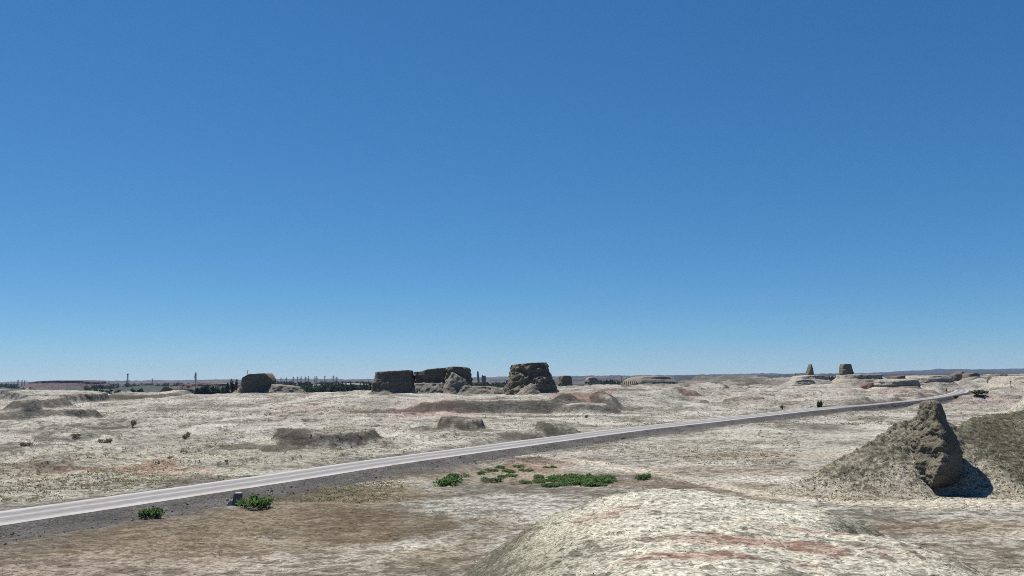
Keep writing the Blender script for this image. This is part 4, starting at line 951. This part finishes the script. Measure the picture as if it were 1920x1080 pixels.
def lattice(h, w0, w1, mats, t, name='lattice', r=0.12, bays=7):
    m = MB(); c = [(-1, -1), (1, -1), (1, 1), (-1, 1)]
    for a, b in c: m.bar((a * w0 / 2, b * w0 / 2, -1), (a * w1 / 2, b * w1 / 2, h), r, r, 4)
    for k in range(bays):
        f0, f1 = k / bays, (k + 1) / bays; q0, q1 = w0 + (w1 - w0) * f0, w0 + (w1 - w0) * f1
        for i in range(4):
            a, b = c[i], c[(i + 1) % 4]
            m.bar((a[0] * q0 / 2, a[1] * q0 / 2, h * f0), (b[0] * q1 / 2, b[1] * q1 / 2, h * f1), r * .6, r * .6, 3)
            m.bar((a[0] * q1 / 2, a[1] * q1 / 2, h * f1), (b[0] * q1 / 2, b[1] * q1 / 2, h * f1), r * .6, r * .6, 3)
    return m.obj(name, mats, t)

def at_px(px, pybase, depth):
    x, z = atd(px, pybase, depth); return x, depth, z

def radio_mast():
    d = 760; x, y, z = at_px(365.5, 742, d); h = 44 * d / FPX; zb = Hs(x, y); h += z - zb
    t = thing('radio_mast', 'tall slim radio mast with clustered antennas left of the dark butte', 'mast', (x, y, zb))
    m = MB(); m.bar((0, 0, -1), (0, 0, h), .42, .20, 8); m.obj('pole', M['steel'], t)
    for f, w_, hh in ((.955, .9, 1.8), (.90, 1.5, 2.2), (.83, 1.9, 2.6), (.75, 1.5, 2.2)):
        m = MB(); m.bar((0, 0, h * f - hh * .3), (0, 0, h * f + hh * .3), w_ * .45, w_ * .45, 8); an = m.obj('antenna', M['steel'], t)
        for k in range(3):
            a = 2.1 * k + f * 9; m = MB(); m.box((w_ * .5 * math.cos(a), w_ * .5 * math.sin(a), h * f), (.45, .45, hh)); m.obj('panel', M['white'], an)
radio_mast()

def far_tower():
    d = 1700; x, z = atd(239, 716, d); zb = Hs(x, d); h = 13.5 * d / FPX + (z - zb) + 1
    t = thing('lattice_tower', 'pale lattice tower with a leaning brace on the far left skyline', 'tower', (x, d, zb))
    lattice(h, 2.6, 1.6, M['steel'], t, 'frame', .28); m = MB(); m.bar((-4.2, 0, -1), (-.6, 0, h * .8), .35, .3, 5); m.obj('brace', M['steel'], t)
    m = MB(); m.box((0, 0, h), (2.6, 2.6, 2.0)); m.obj('cabin', M['steel'], t)
far_tower()

def roof_mast():
    x, z = atd(464, 702, D1 + 8)
    t = thing('antenna_post', 'small post with crossbar on top of the dark blocky butte', 'antenna', (x, D1 + 8, z - 1.0))
    m = MB(); m.bar((0, 0, -.3), (0, 0, 3.4), .11, .09, 6); m.obj('pole', M['steel'], t)
    m = MB(); m.box((0, 0, 3.2), (1.3, .2, .22)); m.box((0, 0, 2.4), (.5, .3, .5)); m.obj('crossbar', M['steel'], t)
roof_mast()

def pylon(px, top, depth, label, group):
    x, zt = atd(px, top, depth); zb = Hs(x, depth); h = zt - zb
    t = thing('power_pylon', label, 'pylon', (x, depth, zb), group)
    lattice(h, h * .12, h * .04, M['steel'], t, 'frame', max(.12, h * .009), 5)
    m = MB()
    for f, w_ in ((.80, .30), (.93, .22)): m.box((0, 0, h * f), (h * w_, .5, h * .03), .9)
    m.obj('crossarm', M['steel'], t)
PG = 'power pylons standing on the horizon between the two left buttes'
for i, (px, top) in enumerate([(527, 707.5), (537, 707.5), (550, 706.5), (558, 706.5), (564.5, 705.5), (573, 706), (578.5, 705.5), (590.5, 705.5), (594, 705.5), (609, 704.5), (625, 704), (631.5, 706)]):
    pylon(px, top, 2300, ORD[i] + ' thin pylon from the left in the horizon row between the two left buttes', PG)
for px, top, lab in [(34, 712, 'thickest of the three pylons on the horizon at the far left'), (41.5, 712.5, 'middle pylon of the three on the horizon at the far left'), (46.5, 712.8, 'right hand thin pylon of the three at the far left horizon')]:
    pylon(px, top, 2300, lab, 'three pylons at the far left')
pylon(286, 709.5, 2300, 'lone pylon on the horizon between lattice tower and radio mast', None)
pylon(1165.5, 704, 1500, 'lone slim pylon on the horizon left of the timber frames', None)

def sail_tower():
    d = 1900; x, z = atd(898, 708, d); zb = Hs(x, d); h = 12.5 * d / FPX + z - zb
    t = thing('monument_tower', 'curved sail shaped monument on the horizon between the big buttes', 'monument', (x, d, zb))
    m = MB(); n = 14; V = []
    for k in range(n + 1):
        f = k / n; cx = -2.8 * math.sin(f * 1.35) ** 1.3 * 1.0; w_ = 1.1 + 1.5 * math.sin(min(1, f * 1.15) * 2.6)
        w_ = max(.35, w_) if f < .97 else .35
        V += [(cx - w_, -.9, h * f), (cx + w_, -.9, h * f), (cx + w_, .9, h * f), (cx - w_, .9, h * f)]
    Fc = [(4 * k + i, 4 * k + (i + 1) % 4, 4 * k + 4 + (i + 1) % 4, 4 * k + 4 + i) for k in range(n) for i in range(4)] + [(4 * n, 4 * n + 1, 4 * n + 2, 4 * n + 3)]
    m.add(V, Fc); m.obj('shaft', M['steel'], t)
    m = MB(); m.box((0, 0, 1), (9, 6, 3), .8); m.obj('base', M['steel'], t)
    x2, z2 = atd(907, 708, d); zb2 = Hs(x2, d)
    t2 = thing('building', 'low dark building right of the sail shaped monument', 'building', (x2, d, zb2)); hb = 3.2 * d / FPX + z2 - zb2
    m = MB(); m.box((0, 0, hb / 2 - 1), (10, 8, hb + 2)); m.obj('wall', M['darkstone'], t2)
    m = MB(); m.box((0, 0, hb + .15), (11, 9, .5)); m.obj('roof', M['concrete'], t2)
    m = MB(); m.box((-3, 0, hb + 1.1), (2.4, 2.4, 2.2), .8); m.obj('chimney', M['darkstone'], t2)
sail_tower()

def timber_row():
    d = 900
    for k in range(9):
        px = 1162.5 + 3.9 * k; x, zt = atd(px, 714.2 - .12 * k, d); zb = Hs(x, d); x2, zg = atd(px, 725, d)
        t = thing('timber_frame', ['leftmost ochre tipped timber frame of the far row', 'second timber frame from the left in the far row', 'third timber frame from the left in the far row', 'fourth timber frame from the left in the far row', 'middle timber frame of the far row of nine', 'fourth timber frame from the right in the far row', 'third timber frame from the right in the far row', 'second timber frame from the right in the far row', 'rightmost ochre tipped timber frame of the far row'][k], 'timber frame', (x, d, zg), 'row of ochre tipped timber frames')
        h = zt - zg
        m = MB(); m.bar((-1.0, 0, min(-1, zb - zg - 1)), (-.1, 0, h * .86), .38, .30, 5); m.obj('leg', M['wood'], t)
        m = MB(); m.bar((1.0, 0, min(-1, zb - zg - 1)), (.1, 0, h * .86), .38, .30, 5); m.obj('leg', M['wood'], t)
        m = MB(); m.bar((-.7, 0, h * .38), (.7, 0, h * .38), .22, .22, 4); m.obj('crossbar', M['wood'], t)
        m = MB(); m.bar((0, 0, h * .74), (.25, 0, h * 1.02), .55, .12, 5); m.obj('tip', M['ochre'], t)
    for k, (px, a) in enumerate([(1163.5, 1.0), (1171, .6), (1179, .6), (1188, .9)]):
        d2 = 660; x, zg = atd(px, 736 if k in (0, 3) else 732.5, d2); zb = Hs(x, d2); h = 8.5 * a * d2 / FPX
        t = thing('carved_post', ['tall curved dark post at the left end in front of the timber frames', 'short curved post second from left in front of the timber frames', 'short curved post third from left in front of the timber frames', 'tall curved dark post at the right end in front of the timber frames'][k], 'carved post', (x, d2, zg), 'curved posts in front of the timber frames')
        m = MB(); last = (.9, 0, min(-1.0, zb - zg - .5))
        for i in range(1, 7):
            f = i / 6; p = (.9 - 1.7 * math.sin(f * 1.5), 0, h * f); m.bar(last, p, .55 - .4 * (f - 1 / 6), .55 - .4 * f, 6); last = p
        m.obj('shaft', M['wood'], t)
        m = MB(); m.bar((.9, 0, min(-1, zb - zg - .5)), (.9, 0, h * .18), .8, .62, 6); m.obj('base', M['darkstone'], t)
    d3 = 650; x, zg = atd(1146, 737.5, d3); zb = Hs(x, d3)
    t = thing('hut', 'small dark flat roofed hut left of the curved posts', 'hut', (x, d3, min(zg, zb)))
    m = MB(); m.box((0, 0, 1.1), (3.4, 3, 3.2)); m.obj('wall', M['darkstone'], t); m = MB(); m.box((0, 0, 2.85), (3.8, 3.4, .3)); m.obj('roof', M['concrete'], t)
    m = MB(); m.box((.4, -1.53, .9), (.9, .06, 1.8)); m.obj('door', M['wood'], t)
timber_row()

def signs():
    d = 515; x, z = atd(1775, 738.5, d); zb = Hs(x, d); h = 10 * d / FPX + z - zb
    t = thing('sign_post', 'slim red brown sign post inside the road bend', 'sign', (x, d, zb))
    m = MB(); m.bar((0, 0, -.5), (0, 0, h), .13, .11, 6); m.obj('post', M['wood'], t); m = MB(); m.box((0, -.1, h - .9), (.9, .08, 1.9)); m.obj('board', M['redpaint'], t)
    d = 560; x, z = atd(1895.5, 724, d); zb = Hs(x, d); h = 8.5 * d / FPX + z - zb
    t = thing('pole', 'short dark pole standing in front of the big rounded rock at right', 'pole', (x, d, zb))
    m = MB(); m.bar((0, 0, -.5), (0, 0, h), .26, .22, 6); m.obj('shaft', M['steel'], t); m = MB(); m.box((0, 0, h), (.9, .6, .7)); m.obj('lamp', M['steel'], t)
signs()

# ------------------------------------------------------------------ trees of the valley
def tree_proto(seed, R, h, n, size, slim):
    rs = np.random.default_rng(seed); bl = []
    for i in range(9):
        f = rs.uniform(.22, .92); q = R * (1 - .55 * f) * (.3 if slim else .8); a = rs.uniform(0, 6.28); rr = R * rs.uniform(.45, .8) * (1 - .45 * f)
        bl.append((q * math.cos(a), q * math.sin(a), h * f, rr, rr, h * rs.uniform(.08, .17)))
    V, Fc = leaf_cloud(n, size, bl, rs, .3); c = mesh_obj('crown', V, Fc, M['tree_leaf'])
    m = MB(); m.bar((0, 0, -1), (0, 0, h * .75), R * .14, R * .04, 6)
    for k in range(5): a = rs.uniform(0, 6.28); f = rs.uniform(.25, .6); m.bar((0, 0, h * f), (R * .7 * math.cos(a), R * .7 * math.sin(a), h * (f + .16)), R * .05, R * .02, 4)
    tr = m.obj('trunk', M['bark']); r = (tr.data, c.data); bpy.data.objects.remove(tr); bpy.data.objects.remove(c); return r
POP = [tree_proto(201 + i, 1.7, 13, 420, .75, True) for i in range(3)]
RND = [tree_proto(221 + i, 3.2, 7.5, 460, .85, False) for i in range(3)]
def tree_at(px, toppy, depth, protos, hproto, label, name, group, widen=1.0):
    x, zt = atd(px, toppy, depth); zb = Hs(x, depth); s_ = (zt - zb) / hproto
    t = thing(name, label, 'tree', (x, depth, zb), group, random.uniform(0, 6.28)); t.scale = (s_ * widen, s_ * widen, s_)
    for nm, me in zip(('trunk', 'crown'), random.choice(protos)):
        o = bpy.data.objects.new(nm, me); COL.objects.link(o); o.parent = t
for i, px in enumerate(np.linspace(417, 443, 9)):
    tree_at(px + random.uniform(-.8, .8), 712.5 + random.uniform(0, 2.5), 720 + random.uniform(-10, 25), POP, 13, ORD[i] + ' poplar from the left in the tight row left of the dark butte', 'poplar_tree', 'poplars left of the dark butte', .9)
for px, top, d, lab in [(503, 716.5, 800, 'left one of two dark poplars right of the dark butte'), (507.5, 715.5, 800, 'right one of two dark poplars right of the dark butte')]:
    tree_at(px, top, d, POP, 13, lab, 'poplar_tree', None)
for i, (px, top, d) in enumerate([(105, 733, 860), (137, 732, 860), (164, 729, 830), (175, 731, 830), (188, 730, 840), (205, 731.5, 850), (222, 731, 850), (248, 730, 850), (256, 731, 850), (262, 729.5, 850)]):
    tree_at(px, top, d, RND, 7.5, ORD[i] + ' rounded tree from the left on the far edge of the green field', 'broadleaf_tree', 'trees along the green field', 1.1)
for i, (px, top) in enumerate([(371, 727), (378, 725.5), (386, 726), (394, 725), (402, 726), (409, 725)]):
    tree_at(px, top, 760, RND, 7.5, ORD[i] + ' broad tree from the left between radio mast and poplars', 'broadleaf_tree', 'trees between mast and poplars', .9)

def tree_belts():
    rs = np.random.default_rng(77); V, Fc = [], []
    for (a, b, top, depth, n) in [(575, 720, 719, 800, 46), (640, 700, 716, 1000, 26), (505, 600, 716, 1100, 30), (885, 950, 715.5, 1000, 22), (160, 330, 720, 1500, 40), (330, 415, 727.5, 900, 24), (1105, 1180, 711.5, 1250, 26), (1185, 1330, 707.5, 2200, 30), (1330, 1500, 707, 2200, 44), (-20, 60, 731, 1050, 20), (0, 30, 718, 1900, 14), (150, 420, 716.5, 2100, 44), (500, 700, 713.5, 2000, 50), (1540, 1580, 704.5, 1100, 12)]:
        for i in range(n):
            d = depth * rs.uniform(.97, 1.06); x, zt = atd(rs.uniform(a, b), top + 1.6 + rs.uniform(-0.4, 1.4), d); zb = Hs(x, d); h = max(3.0, zt - zb); R = h * rs.uniform(.35, .6)
            bl = [(x + rs.normal() * R * .5, d + rs.normal() * R * .5, zb + h * f, R * .7, R * .7, h * .25) for f in (.25, .5, .72)]
            v, f = leaf_cloud(70, h * .22, bl, rs, .3); v[:, 2] += 0; k = len(V); V += list(v); Fc += [tuple(q + k for q in g_) for g_ in f]
    tag(mesh_obj('tree_belt', np.array(V), Fc, M['tree_leaf']), 'dark belts of trees across the far valley', 'tree belt', kind='stuff')
tree_belts()

# ------------------------------------------------------------------ the air
def haze():
    m = bpy.data.materials.new('haze'); m.use_nodes = True; nt = m.node_tree; nt.nodes.clear()
    out = nt.nodes.new('ShaderNodeOutputMaterial'); v = nt.nodes.new('ShaderNodeVolumePrincipled')
    v.inputs['Color'].default_value = (0.45, 0.66, 1.0, 1); v.inputs['Density'].default_value = 3.0e-5; v.inputs['Anisotropy'].default_value = 0.0
    nt.links.new(v.outputs[0], out.inputs['Volume'])
    mb = MB(); mb.box((0, 0, 45), (19600, 19600, 290)); o = mb.obj('haze', m)
    tag(o, 'thin blue haze over the plain', kind='stuff')
haze()
